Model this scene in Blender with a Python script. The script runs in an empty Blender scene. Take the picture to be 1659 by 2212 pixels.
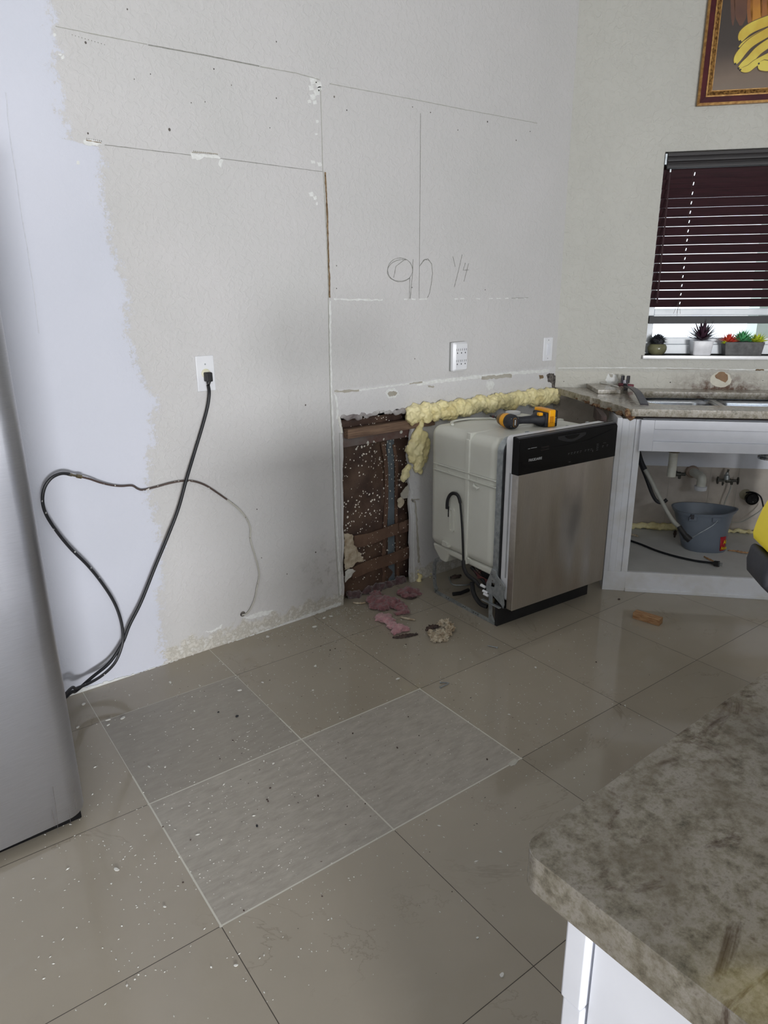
import bpy, bmesh, math, random
from mathutils import Vector, Matrix, noise, geometry
PI=math.pi
random.seed(7)
SC=bpy.context.scene; COL=SC.collection
# ------------------------------------------------------------------ camera
CF,YAW,PITCH,ROLL=1492.7,math.radians(52.014),math.radians(17.544),math.radians(-0.54)
CAM=Vector((-3.1396,-2.4683,1.4))
_f=Vector((math.cos(YAW)*math.cos(PITCH),math.sin(YAW)*math.cos(PITCH),-math.sin(PITCH)))
_r0=Vector((math.sin(YAW),-math.cos(YAW),0)); _u0=_r0.cross(_f)
_r=_r0*math.cos(ROLL)+_u0*math.sin(ROLL); _u=-_r0*math.sin(ROLL)+_u0*math.cos(ROLL)
cd=bpy.data.cameras.new('camera'); cam=bpy.data.objects.new('camera',cd); COL.objects.link(cam)
cd.sensor_fit='VERTICAL'; cd.sensor_height=36.0; cd.lens=CF/2212*36.0; cd.clip_start=0.02
M=Matrix.Identity(4)
for i in range(3): M[i][0]=_r[i]; M[i][1]=_u[i]; M[i][2]=-_f[i]; M[i][3]=CAM[i]
cam.matrix_world=M; SC.camera=cam
# ------------------------------------------------------------------ world, lights, exposure
SC.view_settings.view_transform='Standard'; SC.view_settings.look='None'
SC.view_settings.gamma=1.0; SC.view_settings.use_curve_mapping=False
SC.view_settings.exposure=-0.12
w=bpy.data.worlds.new('sky'); SC.world=w; w.use_nodes=True
bg=w.node_tree.nodes['Background']; bg.inputs[0].default_value=(0.86,0.93,1.0,1); bg.inputs[1].default_value=2.6
def area(name,loc,target,sx,sy,power,col):
    l=bpy.data.lights.new(name,'AREA'); l.shape='RECTANGLE'; l.size=sx; l.size_y=sy; l.energy=power; l.color=col
    o=bpy.data.objects.new(name,l); COL.objects.link(o); o.location=loc
    o.rotation_euler=(Vector(target)-Vector(loc)).to_track_quat('-Z','Y').to_euler(); return o
area('daylight_rear_window',(-4.35,-7.15,1.02),(-4.35,0,1.02),1.5,0.62,430,(0.97,0.98,1.0))
area('daylight_side_window',(-6.15,-3.6,1.5),(0,-3.6,1.5),1.8,1.5,7,(0.78,0.88,1.0))
area('added_high_fill',(-2.7,-7.15,2.31),(-2.7,0,1.2),1.35,0.55,42,(0.80,0.89,1.0))  # soft bluish fill added high behind the camera, unseen
area('ceiling_fill_light',(-2.4,-4.2,2.93),(-2.4,-4.2,0),0.5,0.5,6,(1.0,0.97,0.90))  # weak unseen fill from above, no lamp fixture here
# ------------------------------------------------------------------ pixel rays -> points on real planes
PH=0.72885
T2=Vector((math.sin(PH),-math.cos(PH),0)); N2=Vector((-math.cos(PH),-math.sin(PH),0)); RZ2=math.atan2(T2.y,T2.x)
def ray(px,py): return _f+_r*((px-829.5)/CF)+_u*((1106-py)/CF)
def FL(px,py,z=0.0):
    d=ray(px,py); return CAM+d*((z-CAM.z)/d.z)
def W1(px,py,y=0.0):
    d=ray(px,py); return CAM+d*((y-CAM.y)/d.y)
def PL(px,py,P0,n):
    d=ray(px,py); return CAM+d*((Vector(P0)-CAM).dot(n)/d.dot(n))
def W2(px,py,off=0.0):           # off: distance into the room; returns (t, -off, z) = the wall frame
    d=ray(px,py); P=CAM+d*((off-CAM.dot(N2))/d.dot(N2)); return Vector((P.dot(T2),-off,P.z))
W2M=Matrix.Rotation(RZ2,4,'Z')
# ------------------------------------------------------------------ materials
def srgb(r,g,b):
    def f(c):
        c=c/255; return c/12.92 if c<=0.04045 else ((c+0.055)/1.055)**2.4
    return (f(r),f(g),f(b),1)
class NT:
    def __init__(s,name):
        s.m=bpy.data.materials.new(name); s.m.use_nodes=True; s.t=s.m.node_tree; s.b=s.t.nodes['Principled BSDF']
    def n(s,ty,**kw):
        nd=s.t.nodes.new(ty)
        for k,v in kw.items():
            if k.startswith('i_'): nd.inputs[int(k[2:])].default_value=v
            else: setattr(nd,k,v)
        return nd
    def l(s,a,b): s.t.links.new(a,b)
    def coord(s,scale=None,kind='Object',rot=None):
        c=s.n('ShaderNodeTexCoord').outputs[kind]
        if scale is not None or rot is not None:
            mp=s.n('ShaderNodeMapping'); s.l(c,mp.inputs[0])
            if scale is not None: mp.inputs['Scale'].default_value=scale
            if rot is not None: mp.inputs['Rotation'].default_value=rot
            c=mp.outputs[0]
        return c
    def noise(s,co,scale,detail=4,rough=.55,dist=0):
        x=s.n('ShaderNodeTexNoise'); s.l(co,x.inputs['Vector']); x.inputs['Scale'].default_value=scale
        x.inputs['Detail'].default_value=detail; x.inputs['Roughness'].default_value=rough; x.inputs['Distortion'].default_value=dist
        return x.outputs['Fac']
    def math(s,op,a,b=None,c=None,clamp=False):
        x=s.n('ShaderNodeMath',operation=op); x.use_clamp=clamp
        for i,v in enumerate((a,b,c)):
            if v is None: continue
            if isinstance(v,(int,float)): x.inputs[i].default_value=v
            else: s.l(v,x.inputs[i])
        return x.outputs[0]
    def ramp(s,fac,stops):
        x=s.n('ShaderNodeValToRGB'); s.l(fac,x.inputs[0]); e=x.color_ramp.elements
        while len(e)<len(stops): e.new(0.5)
        for k,(p,c) in zip(e,stops): k.position=p; k.color=c if len(c)==4 else (*c,1)
        return x.outputs[0]
    def mix(s,fac,a,b,mode='MIX'):
        x=s.n('ShaderNodeMix',data_type='RGBA',blend_type=mode)
        for i,v in ((0,fac),(6,a),(7,b)):
            if isinstance(v,(int,float)): x.inputs[i].default_value=v
            elif isinstance(v,tuple): x.inputs[i].default_value=v if len(v)==4 else (*v,1)
            else: s.l(v,x.inputs[i])
        return x.outputs[2]
    def bump(s,h,strength,dist=.002,prev=None):
        x=s.n('ShaderNodeBump'); s.l(h,x.inputs['Height']); x.inputs['Strength'].default_value=strength; x.inputs['Distance'].default_value=dist
        if prev is not None: s.l(prev,x.inputs['Normal'])
        s.l(x.outputs[0],s.b.inputs['Normal']); return x.outputs[0]
    def col(s,c):
        if isinstance(c,tuple): s.b.inputs['Base Color'].default_value=c
        else: s.l(c,s.b.inputs['Base Color'])
    def rough(s,v):
        if isinstance(v,(int,float)): s.b.inputs['Roughness'].default_value=v
        else: s.l(v,s.b.inputs['Roughness'])
MATS={}
def pm(name,c1,c2=None,scale=12,rough=.5,metal=0,bump=0,bscale=80,stretch=None,detail=4,lo=.35,hi=.65,bdist=.002,coat=0):
    if name in MATS: return MATS[name]
    t=NT(name); co=t.coord(stretch)
    if c2 is None: c2=tuple(max(0,x*.9) for x in c1[:3])+(1,)
    f=t.noise(co,scale,detail); t.col(t.ramp(f,[(lo,c1),(hi,c2)])); t.rough(rough)
    t.b.inputs['Metallic'].default_value=metal
    if coat: t.b.inputs['Coat Weight'].default_value=coat; t.b.inputs['Coat Roughness'].default_value=.08
    if bump: t.bump(t.noise(co,bscale,3),bump,bdist)
    MATS[name]=t.m; return t.m
m_white=pm('white_cabinet_paint',srgb(226,228,236),srgb(216,218,226),6,.38,bump=.05,bscale=30)
m_whitedirt=pm('worn_white_paint',srgb(224,226,232),srgb(206,204,200),9,.42,lo=.45,hi=.8,bump=.1,bscale=40)
m_plastic=pm('tub_plastic',srgb(216,217,208),srgb(208,208,198),4,.42,bump=.04,bscale=60)
m_white_plastic=pm('white_plastic',srgb(228,229,232),srgb(220,221,226),8,.3)
m_pvc=pm('pvc_pipe',srgb(214,214,204),srgb(190,186,172),14,.35,lo=.5,hi=.75)
m_black=pm('black_gloss_plastic',(.003,.003,.004,1),(.004,.004,.005,1),5,.14)
m_black.node_tree.nodes['Principled BSDF'].inputs['Specular IOR Level'].default_value=.22
m_blackmatte=pm('black_matte_plastic',(.010,.010,.012,1),(.016,.016,.018,1),15,.55)
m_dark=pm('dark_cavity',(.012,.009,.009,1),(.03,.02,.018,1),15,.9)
m_galv=pm('galvanised_steel',srgb(176,182,184),srgb(150,156,160),40,.42,metal=.6,lo=.4,hi=.6)
m_chrome=pm('chrome',srgb(200,204,208),srgb(180,184,190),20,.12,metal=1)
m_brass=pm('brass_fitting',srgb(176,160,120),srgb(150,150,146),60,.35,metal=1)
m_yellow=pm('tool_yellow',srgb(250,176,14),srgb(240,160,8),20,.42)
m_yellow2=pm('bright_yellow_shell',srgb(244,220,40),srgb(238,212,30),10,.45)
m_navy=pm('tool_black_rubber',(.012,.013,.018,1),(.02,.021,.028,1),60,.6,bump=.1,bscale=300)
m_bucket=pm('grey_bucket_plastic',srgb(112,121,134),srgb(104,113,126),5,.42)
m_paper=pm('torn_paper',srgb(206,196,176),srgb(160,142,118),30,.8,bump=.4,bscale=60)
m_kraftscrap=pm('dark_kraft_scrap',srgb(84,66,60),srgb(52,40,38),30,.7,bump=.4,bscale=80)
m_chip=pm('white_plaster',srgb(225,225,220),srgb(205,203,196),60,.8)
m_taupe=pm('bare_drywall_paper',srgb(176,172,162),srgb(160,154,142),20,.85)
m_pencil=pm('pencil_line',srgb(128,128,122),srgb(150,150,144),120,.8)
m_pencil_faint=pm('faint_pencil_line',srgb(160,160,152),srgb(174,174,166),120,.8)
m_brown=pm('old_glue_brown',srgb(150,128,98),srgb(84,66,48),90,.9,lo=.3,hi=.7,bump=.6,bscale=200)
m_moldy=pm('black_adhesive_hole',srgb(40,34,34),srgb(120,114,108),60,.9,bump=.8,bscale=150)
m_seam=pm('flaked_paint_white',srgb(226,227,226),srgb(212,213,210),60,.7,bump=.4,bscale=200)
m_frame=pm('window_vinyl',srgb(220,224,228),srgb(206,212,218),10,.35)
m_sill=pm('sill_marble',srgb(224,224,224),srgb(206,206,208),9,.25)
m_woodblock=pm('pine_offcut',srgb(186,150,110),srgb(140,96,62),30,.7,stretch=(1,8,8))
m_stud=pm('weathered_pine_board',srgb(138,112,92),srgb(98,76,62),14,.75,stretch=(.6,6,14),bump=.3,bscale=30)
m_strap=pm('brown_kraft_strap',srgb(112,74,52),srgb(74,46,34),14,.7,bump=.3,bscale=50)
m_rubber=pm('cord_rubber',(.010,.011,.014,1),(.018,.019,.022,1),20,.45)
m_rubber.node_tree.nodes['Principled BSDF'].inputs['Specular IOR Level'].default_value=.2
m_slat=pm('mahogany_slat',srgb(60,32,38),srgb(42,24,28),20,.45,stretch=(.4,10,10))
m_valance=pm('dark_valance_wood',srgb(38,33,35),srgb(22,20,22),18,.5,stretch=(.4,14,14))
m_steel_bowl=pm('sink_steel',srgb(178,182,188),srgb(160,164,170),60,.24,metal=1,stretch=(1,20,1))
m_olive=pm('olive_glazed_pot',srgb(120,118,88),srgb(100,98,74),20,.25)
m_potwhite=pm('white_ceramic_pot',srgb(226,226,230),srgb(214,214,218),30,.35)
m_concrete=pm('grey_concrete_planter',srgb(112,112,112),srgb(86,86,86),40,.8,bump=.4,bscale=120,lo=.3,hi=.7)
m_darkleaf=pm('dark_wiry_leaf',srgb(46,44,54),srgb(30,34,34),30,.6)
m_purple=pm('purple_agave_leaf',srgb(70,44,58),srgb(40,32,40),12,.4)
m_red=pm('coral_succulent_leaf',srgb(224,96,66),srgb(200,60,50),30,.45)
m_green=pm('mint_succulent_leaf',srgb(112,196,138),srgb(60,140,80),30,.45)
m_lime=pm('lime_succulent_leaf',srgb(206,212,60),srgb(150,180,40),30,.45)
m_stickerred=pm('red_sticker',srgb(176,30,44),srgb(168,24,38),20,.4)
m_letter=pm('silver_lettering',srgb(196,198,200),srgb(184,186,188),20,.4)
m_frost=pm('dim_grey_print',srgb(116,118,120),srgb(100,102,104),20,.5)
m_greybar=pm('blued_bar_steel',srgb(92,90,94),srgb(70,68,74),20,.38,metal=.7)
m_redclamp=pm('dull_red_rubber',srgb(112,44,56),srgb(84,36,46),20,.5)
m_dirtyrim=pm('crumbled_particle_board',srgb(150,124,92),srgb(92,52,34),60,.9,bump=1,bscale=120,bdist=.006,lo=.4,hi=.62)
m_clear=pm('clear_smoky_plastic',srgb(150,154,170),srgb(120,122,136),30,.2)
m_corr=pm('grey_drain_hose',srgb(176,176,168),srgb(160,160,152),20,.45)
m_copperbrown=pm('tarnished_copper_tube',srgb(112,92,82),srgb(88,72,66),40,.45,metal=.4)
m_goldline=pm('gold_moulding',srgb(176,136,78),srgb(132,92,46),50,.38,metal=.45,bump=.3,bscale=120)
m_burgundy=pm('burgundy_moulding',srgb(84,26,34),srgb(64,16,24),12,.35)
m_goldcarve=pm('carved_gold_moulding',srgb(166,124,66),srgb(90,58,24),95,.45,metal=.35,bump=.8,bscale=150,lo=.4,hi=.6)
def foam_mat():
    t=NT('yellow_expanding_foam'); co=t.coord(); f=t.noise(co,9,5)
    t.col(t.ramp(f,[(.3,srgb(240,230,184)),(.55,srgb(232,220,166)),(.78,srgb(204,184,124))])); t.rough(.42)
    t.b.inputs['Subsurface Weight'].default_value=.12; t.b.inputs['Subsurface Radius'].default_value=(.01,.008,.004)
    b=t.bump(t.noise(co,70,3),.35,.003); t.bump(t.noise(co,22,3),.6,.008,b); return t.m
m_foam=foam_mat()
def insul_mat(name,a,b):
    t=NT(name); co=t.coord(); f=t.noise(co,40,5); t.col(t.ramp(f,[(.3,a),(.7,b)])); t.rough(.95)
    t.b.inputs['Sheen Weight'].default_value=.5; t.bump(t.noise(co,160,4),1,.005); return t.m
m_pink=insul_mat('pink_glass_wool',srgb(206,160,164),srgb(164,112,120))
m_pinkdark=insul_mat('dirty_pink_glass_wool',srgb(150,98,102),srgb(104,66,70))
m_wooldim=insul_mat('soiled_glass_wool',srgb(104,76,78),srgb(60,42,44))
def steel_mat(name,a,b,rough,stretch,wave=0,rot=0.0):
    t=NT(name); co=t.coord(stretch); f=t.noise(co,30,3); c=t.ramp(f,[(.35,a),(.65,b)])
    co2=t.coord(); s=t.noise(co2,3.2,4,.6,.6); r=t.math('MULTIPLY_ADD',s,.16,rough-.08); 
    r2=t.math('MULTIPLY_ADD',f,.10,r); t.rough(r2); t.col(c); t.b.inputs['Metallic'].default_value=1
    t.b.inputs['Anisotropic'].default_value=.5; t.b.inputs['Anisotropic Rotation'].default_value=rot
    b=t.bump(f,.06,.0006)
    if wave: t.bump(t.noise(t.coord((3.2,1,.7),rot=(0,.35,0)),1.6,1),1.0,wave*6,b)
    return t.m
m_steel=steel_mat('brushed_steel_door',srgb(210,206,202),srgb(194,190,186),.27,(90,1,1),.014)
m_fridge=steel_mat('brushed_steel_fridge',srgb(196,198,206),srgb(182,184,192),.30,(1.2,1,110),.0,.0)
def speck_mat(name,base,b2,speck,sscale,thr,rough=.6,metal=0,bump=.2,lo=.35,hi=.65):
    t=NT(name); co=t.coord(); f=t.noise(co,7,5); c=t.ramp(f,[(lo,base),(hi,b2)])
    wr=t.n('ShaderNodeVectorMath',operation='ADD'); nz=t.n('ShaderNodeTexNoise'); t.l(co,nz.inputs['Vector']); nz.inputs['Scale'].default_value=sscale*1.2
    sc=t.n('ShaderNodeVectorMath',operation='SCALE'); t.l(nz.outputs['Color'],sc.inputs[0]); sc.inputs['Scale'].default_value=.6/sscale
    t.l(co,wr.inputs[0]); t.l(sc.outputs[0],wr.inputs[1])
    v=t.n('ShaderNodeTexVoronoi'); t.l(wr.outputs[0],v.inputs['Vector']); v.inputs['Scale'].default_value=sscale
    big=t.noise(co,5,2); lim=t.math('MULTIPLY_ADD',big,thr*1.6,-thr*.35)
    m=t.math('LESS_THAN',v.outputs['Distance'],lim)
    t.col(t.mix(m,c,speck)); t.rough(rough); t.b.inputs['Metallic'].default_value=metal
    t.bump(t.noise(co,40,4),bump,.004); return t.m
m_kraft=speck_mat('speckled_kraft_paper',srgb(104,82,68),srgb(62,46,42),srgb(238,232,220),58,.46,.5,bump=.8)
m_studsteel=speck_mat('paint_spattered_steel_stud',srgb(120,130,138),srgb(92,102,110),srgb(214,214,206),56,.42,.5,.3)
m_strap2=speck_mat('paint_spattered_kraft_strap',srgb(116,90,74),srgb(84,62,52),srgb(228,222,208),64,.36,.7,bump=.5)
m_tracks=speck_mat('paint_smeared_track',srgb(120,112,108),srgb(100,70,62),srgb(206,206,198),34,.5,.7,bump=.6)
m_cordspeck=speck_mat('spattered_black_tubing',(.012,.013,.016,1),(.02,.02,.024,1),srgb(190,190,188),46,.24,.45,bump=.05)
m_coppersp=speck_mat('spattered_copper_tube',srgb(96,80,74),srgb(78,66,62),srgb(224,222,216),55,.34,.5,.2,bump=.1)
m_copperwh=speck_mat('painted_copper_tube',srgb(186,184,176),srgb(170,168,160),srgb(90,80,72),60,.2,.6,0,bump=.1)
def granite(name,k=1.0):
    t=NT(name); co=t.coord(); co2=t.coord((1,1.9,1),rot=(0,0,.5))
    a=t.noise(co,62,5,.7); b=t.noise(co2,9,5,.6,.8); c=t.noise(co2,8,5,.65,1.4)
    base=t.ramp(a,[(.30,srgb(104,100,88)),(.46,srgb(152,145,130)),(.58,srgb(176,170,160)),(.74,srgb(122,112,98))])
    base=t.mix(t.ramp(b,[(.45,(0,0,0)),(.70,(.6,.6,.6))]),base,srgb(112,102,84))
    br=t.ramp(c,[(.58,(0,0,0)),(.68,(.85,.85,.85))]); base=t.mix(br,base,srgb(76,58,46))
    base=t.mix(1.0,base,(k,k,k),'MULTIPLY')
    t.col(base); t.rough(.22); t.b.inputs['Coat Weight'].default_value=.2; t.bump(a,.05,.0006); return t.m
m_granite=granite('polished_green_brown_granite')
# --- wall with a skim coated left side (ragged edge) and a knock-down painted right side
def wall_mat(name,left=False):
    t=NT(name); co=t.coord(); sp=t.n('ShaderNodeSeparateXYZ'); t.l(co,sp.inputs[0]); X,Y,Z=sp.outputs
    paint=t.ramp(t.noise(co,2.2,3),[(.3,srgb(201,199,199)),(.7,srgb(195,194,193))])
    tex=t.noise(co,46,3,.55,.7); texr=t.ramp(tex,[(.46,(0,0,0)),(.62,(1,1,1))])
    fine=t.noise(co,210,2)
    if left:
        fc=t.n('ShaderNodeFloatCurve')
        pts=[(W1(*p).z,W1(*p).x) for p in ((112,0),(118,90),(128,180),(145,300),(218,318),(212,350),(226,420),(236,520),(262,590),(284,640),(272,700),(296,790),(338,870),(330,960),(318,1060),(330,1120),(352,1200),(345,1290),(352,1400))]
        pts=sorted(((z+.2)/3.2,(x+3.2)/1.6) for z,x in pts)
        cv=fc.mapping.curves[0]; cv.points[0].location=(0,pts[0][1]); cv.points[1].location=(1,pts[-1][1]+.02)
        for a,b in pts: cv.points.new(a,b)
        for q in cv.points: q.handle_type='VECTOR'
        fc.mapping.update()
        zz=t.math('MULTIPLY_ADD',Z,1/3.2,.2/3.2); t.l(zz,fc.inputs['Value'])
        xb=t.math('MULTIPLY_ADD',fc.outputs[0],1.6,-3.2)
        jag=t.math('ADD',t.math('MULTIPLY_ADD',t.noise(co,12,10,.92),.34,-.17),t.math('MULTIPLY_ADD',t.noise(co,90,4,.7),.05,-.025))
        d=t.math('SUBTRACT',t.math('ADD',xb,jag),X)
        mask=t.math('MULTIPLY',d,160,clamp=True)
        prim=t.ramp(t.noise(co,1.7,2),[(.3,srgb(208,210,221)),(.7,srgb(201,204,215))])
        # white primed band behind the old backsplash and base cabinets
        bx=t.math('MULTIPLY',t.math('ADD',X,1.47),60,clamp=True)
        bz=t.math('MULTIPLY',t.math('SUBTRACT',t.math('MULTIPLY_ADD',t.noise(co,20,5),.03,1.0),Z),80,clamp=True)
        band=t.math('MULTIPLY',bx,bz)
        c=t.mix(t.math('MULTIPLY',band,.7),paint,srgb(210,209,210))
        # scuffed, flaked skirting strip
        lowm=t.math('MULTIPLY',t.math('SUBTRACT',t.math('MULTIPLY_ADD',t.noise(co,16,5,.65),.16,-.005),Z),60,clamp=True)
        flk=t.ramp(t.noise(co,30,6,.7),[(.42,srgb(206,202,192)),(.5,srgb(170,164,150)),(.6,srgb(212,210,204))])
        c=t.mix(t.math('MULTIPLY',lowm,.75),c,flk)
        c=t.mix(mask,c,prim)
        # grime near the floor at the hole
        gx=t.math('SUBTRACT',1,t.math('MULTIPLY',t.math('ABSOLUTE',t.math('ADD',X,1.54)),5),clamp=True)
        gz=t.math('SUBTRACT',1,t.math('MULTIPLY',t.math('ABSOLUTE',t.math('SUBTRACT',Z,.2)),5),clamp=True)
        g=t.math('MULTIPLY',t.math('MULTIPLY',gx,gz),t.ramp(t.noise(co,22,6,.7),[(.5,(0,0,0)),(.7,(.7,.7,.7))]))
        c=t.mix(g,c,srgb(110,108,96))
        t.col(c)
        amp=t.math('MULTIPLY_ADD',mask,-.8,1.0)
        h=t.math('MULTIPLY',texr,amp)
        b=t.bump(h,.38,.0022); t.bump(fine,.25,.0008,b)
    else:
        t.col(paint); b=t.bump(texr,.45,.0024); t.bump(fine,.3,.0008,b)
    t.rough(.62); return t.m
m_wall1=wall_mat('painted_wall_with_skim_coat',True)
m_wall2=wall_mat('textured_wall_paint')
def wall2_mat():   # window wall: texture plus stains above the sink
    t=NT('textured_wall_paint_stained'); co=t.coord(); sp=t.n('ShaderNodeSeparateXYZ'); t.l(co,sp.inputs[0]); X,Y,Z=sp.outputs
    paint=t.ramp(t.noise(co,2.2,3),[(.3,srgb(188,187,180)),(.7,srgb(180,179,172))])
    low=t.math('MULTIPLY',t.math('SUBTRACT',.99,Z),80,clamp=True)
    c=t.mix(t.math('MULTIPLY',low,.5),paint,srgb(200,197,186))
    sx=t.math('SUBTRACT',1.25,t.math('MULTIPLY',t.math('ABSOLUTE',t.math('SUBTRACT',X,.87)),4.2),clamp=True)
    sz=t.math('SUBTRACT',1,t.math('MULTIPLY',t.math('ABSOLUTE',t.math('SUBTRACT',Z,.895)),9),clamp=True)
    n=t.ramp(t.noise(co,26,6,.7),[(.34,(0,0,0)),(.62,(1,1,1))])
    st=t.math('MULTIPLY',t.math('MULTIPLY',sx,sz),n)
    c=t.mix(t.math('MULTIPLY',st,1.3,clamp=True),c,srgb(92,66,50))
    bl=t.math('MULTIPLY',t.math('SUBTRACT',t.math('MULTIPLY_ADD',t.noise(co,30,5),.05,.79+.10),Z),60,clamp=True)
    up=t.math('LESS_THAN',Z,10)
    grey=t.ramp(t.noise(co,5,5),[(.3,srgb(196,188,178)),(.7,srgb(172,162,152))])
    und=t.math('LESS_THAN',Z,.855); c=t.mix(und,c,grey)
    t.col(c); t.rough(.65)
    tex=t.noise(co,34,3,.55,1.0); b=t.bump(t.ramp(tex,[(.46,(0,0,0)),(.62,(1,1,1))]),.5,.003); t.bump(t.noise(co,200,2),.3,.0008,b); return t.m
m_wall3=wall2_mat()
# --- floor tiles
TX,TY,TS,TH=-2.1609,-.7598,.5042,math.radians(-1.708)
def tile_pt(u,j): # grid node (u along +x, j towards the camera)
    v=-j; return Vector((TX+TS*(u*math.cos(TH)-v*math.sin(TH)),TY+TS*(u*math.sin(TH)+v*math.cos(TH)),0))
def floor_mat():
    t=NT('large_taupe_porcelain_tiles'); co=t.coord(); mp=t.n('ShaderNodeMapping',vector_type='TEXTURE'); t.l(co,mp.inputs[0])
    mp.inputs['Location'].default_value=(TX,TY,0); mp.inputs['Rotation'].default_value=(0,0,TH); mp.inputs['Scale'].default_value=(TS,TS,TS)
    sp=t.n('ShaderNodeSeparateXYZ'); t.l(mp.outputs[0],sp.inputs[0]); U,V=sp.outputs[0],sp.outputs[1]
    def inside(a,lo,hi): return t.math('MULTIPLY',t.math('GREATER_THAN',a,lo),t.math('LESS_THAN',a,hi))
    def rect(u0,u1,v0,v1,e): return t.math('MULTIPLY',inside(U,u0-e,u1+e),inside(V,v0-e,v1+e))
    def rg(e): return t.math('MAXIMUM',rect(-1,0,-1,0,e),rect(0,1,-1,0,e))
    matte=t.math('MAXIMUM',rg(0),rect(-1,0,0,1,0))
    half=rect(-1,0,0,1,0)
    wz=t.math('MAXIMUM',rg(.008),rect(-1,0,0,2,.006))
    fu=t.math('ABSOLUTE',t.math('SUBTRACT',t.math('FRACT',t.math('ADD',U,.5)),.5)); fv=t.math('ABSOLUTE',t.math('SUBTRACT',t.math('FRACT',t.math('ADD',V,.5)),.5))
    dmin=t.math('MINIMUM',fu,fv)
    wd=t.math('MULTIPLY_ADD',t.math('MULTIPLY',wz,t.math('LESS_THAN',V,.3)),.0026,.0019)
    line=t.math('LESS_THAN',dmin,wd)
    cell=t.n('ShaderNodeCombineXYZ'); t.l(t.math('FLOOR',U),cell.inputs[0]); t.l(t.math('FLOOR',V),cell.inputs[1])
    wn=t.n('ShaderNodeTexWhiteNoise'); t.l(cell.outputs[0],wn.inputs[0])
    gl=t.ramp(t.noise(co,1.6,4),[(.3,srgb(170,161,146)),(.7,srgb(159,151,137))])
    gl=t.mix(t.math('MULTIPLY',wn.outputs[0],.22),gl,srgb(134,127,113))
    # veins, broken at every tile edge
    ad=t.n('ShaderNodeVectorMath',operation='MULTIPLY_ADD'); t.l(wn.outputs[1],ad.inputs[0]); ad.inputs[1].default_value=(7,7,7); t.l(co,ad.inputs[2])
    vn=t.noise(ad.outputs[0],1.9,7,.62,.9)
    vl=t.math('SUBTRACT',1,t.math('MULTIPLY',t.math('ABSOLUTE',t.math('SUBTRACT',vn,.5)),150),clamp=True)
    vm=t.math('MULTIPLY',vl,t.ramp(t.noise(ad.outputs[0],2.6,2),[(.5,(0,0,0)),(.62,(.3,.3,.3))]))
    gl=t.mix(vm,gl,srgb(96,84,70))
    co3=t.coord((1,3.2,1),rot=(0,0,.35)); mn=t.noise(co3,16,8,.7)
    mt=t.ramp(mn,[(.3,srgb(152,146,136)),(.5,srgb(166,160,150)),(.7,srgb(180,174,164))])
    mt=t.mix(t.math('MULTIPLY',half,.45),mt,srgb(140,134,124))
    c=t.mix(matte,gl,mt)
    # dusty smear in front of the hole
    grout=t.mix(wz,srgb(58,50,42),srgb(205,203,192))
    c=t.mix(line,c,grout)
    sm=t.noise(co,5.5,6,.65); dust=t.math('MULTIPLY',t.ramp(sm,[(.52,(0,0,0)),(.75,(.16,.16,.16))]),1.0)
    c=t.mix(dust,c,srgb(176,172,162))
    t.col(c)
    rr=t.math('MULTIPLY_ADD',matte,.30,.050); rr=t.math('ADD',rr,t.math('MULTIPLY',line,.3)); rr=t.math('MULTIPLY_ADD',sm,.07,rr); t.rough(rr)
    t.b.inputs['Specular IOR Level'].default_value=.5
    hb=t.math('MULTIPLY',mn,matte); b=t.bump(hb,.12,.002)
    hl=t.math('SUBTRACT',1,line); t.bump(hl,.4,.001,b); return t.m
m_floor=floor_mat()
m_farwall=pm('greige_far_wall',srgb(150,146,138),srgb(142,138,130),4,.7)
m_ceiling=pm('ceiling_paint',srgb(206,206,204),srgb(200,200,198),5,.8)
m_glass=bpy.data.materials.new('window_glass'); m_glass.use_nodes=True
_b=m_glass.node_tree.nodes['Principled BSDF']; _b.inputs['Transmission Weight'].default_value=1; _b.inputs['Roughness'].default_value=0; _b.inputs['IOR'].default_value=1.0; _b.inputs['Base Color'].default_value=(.96,.98,1,1)
m_outwall=pm('pale_green_stucco',srgb(196,206,198),srgb(186,198,188),8,.9)
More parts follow.
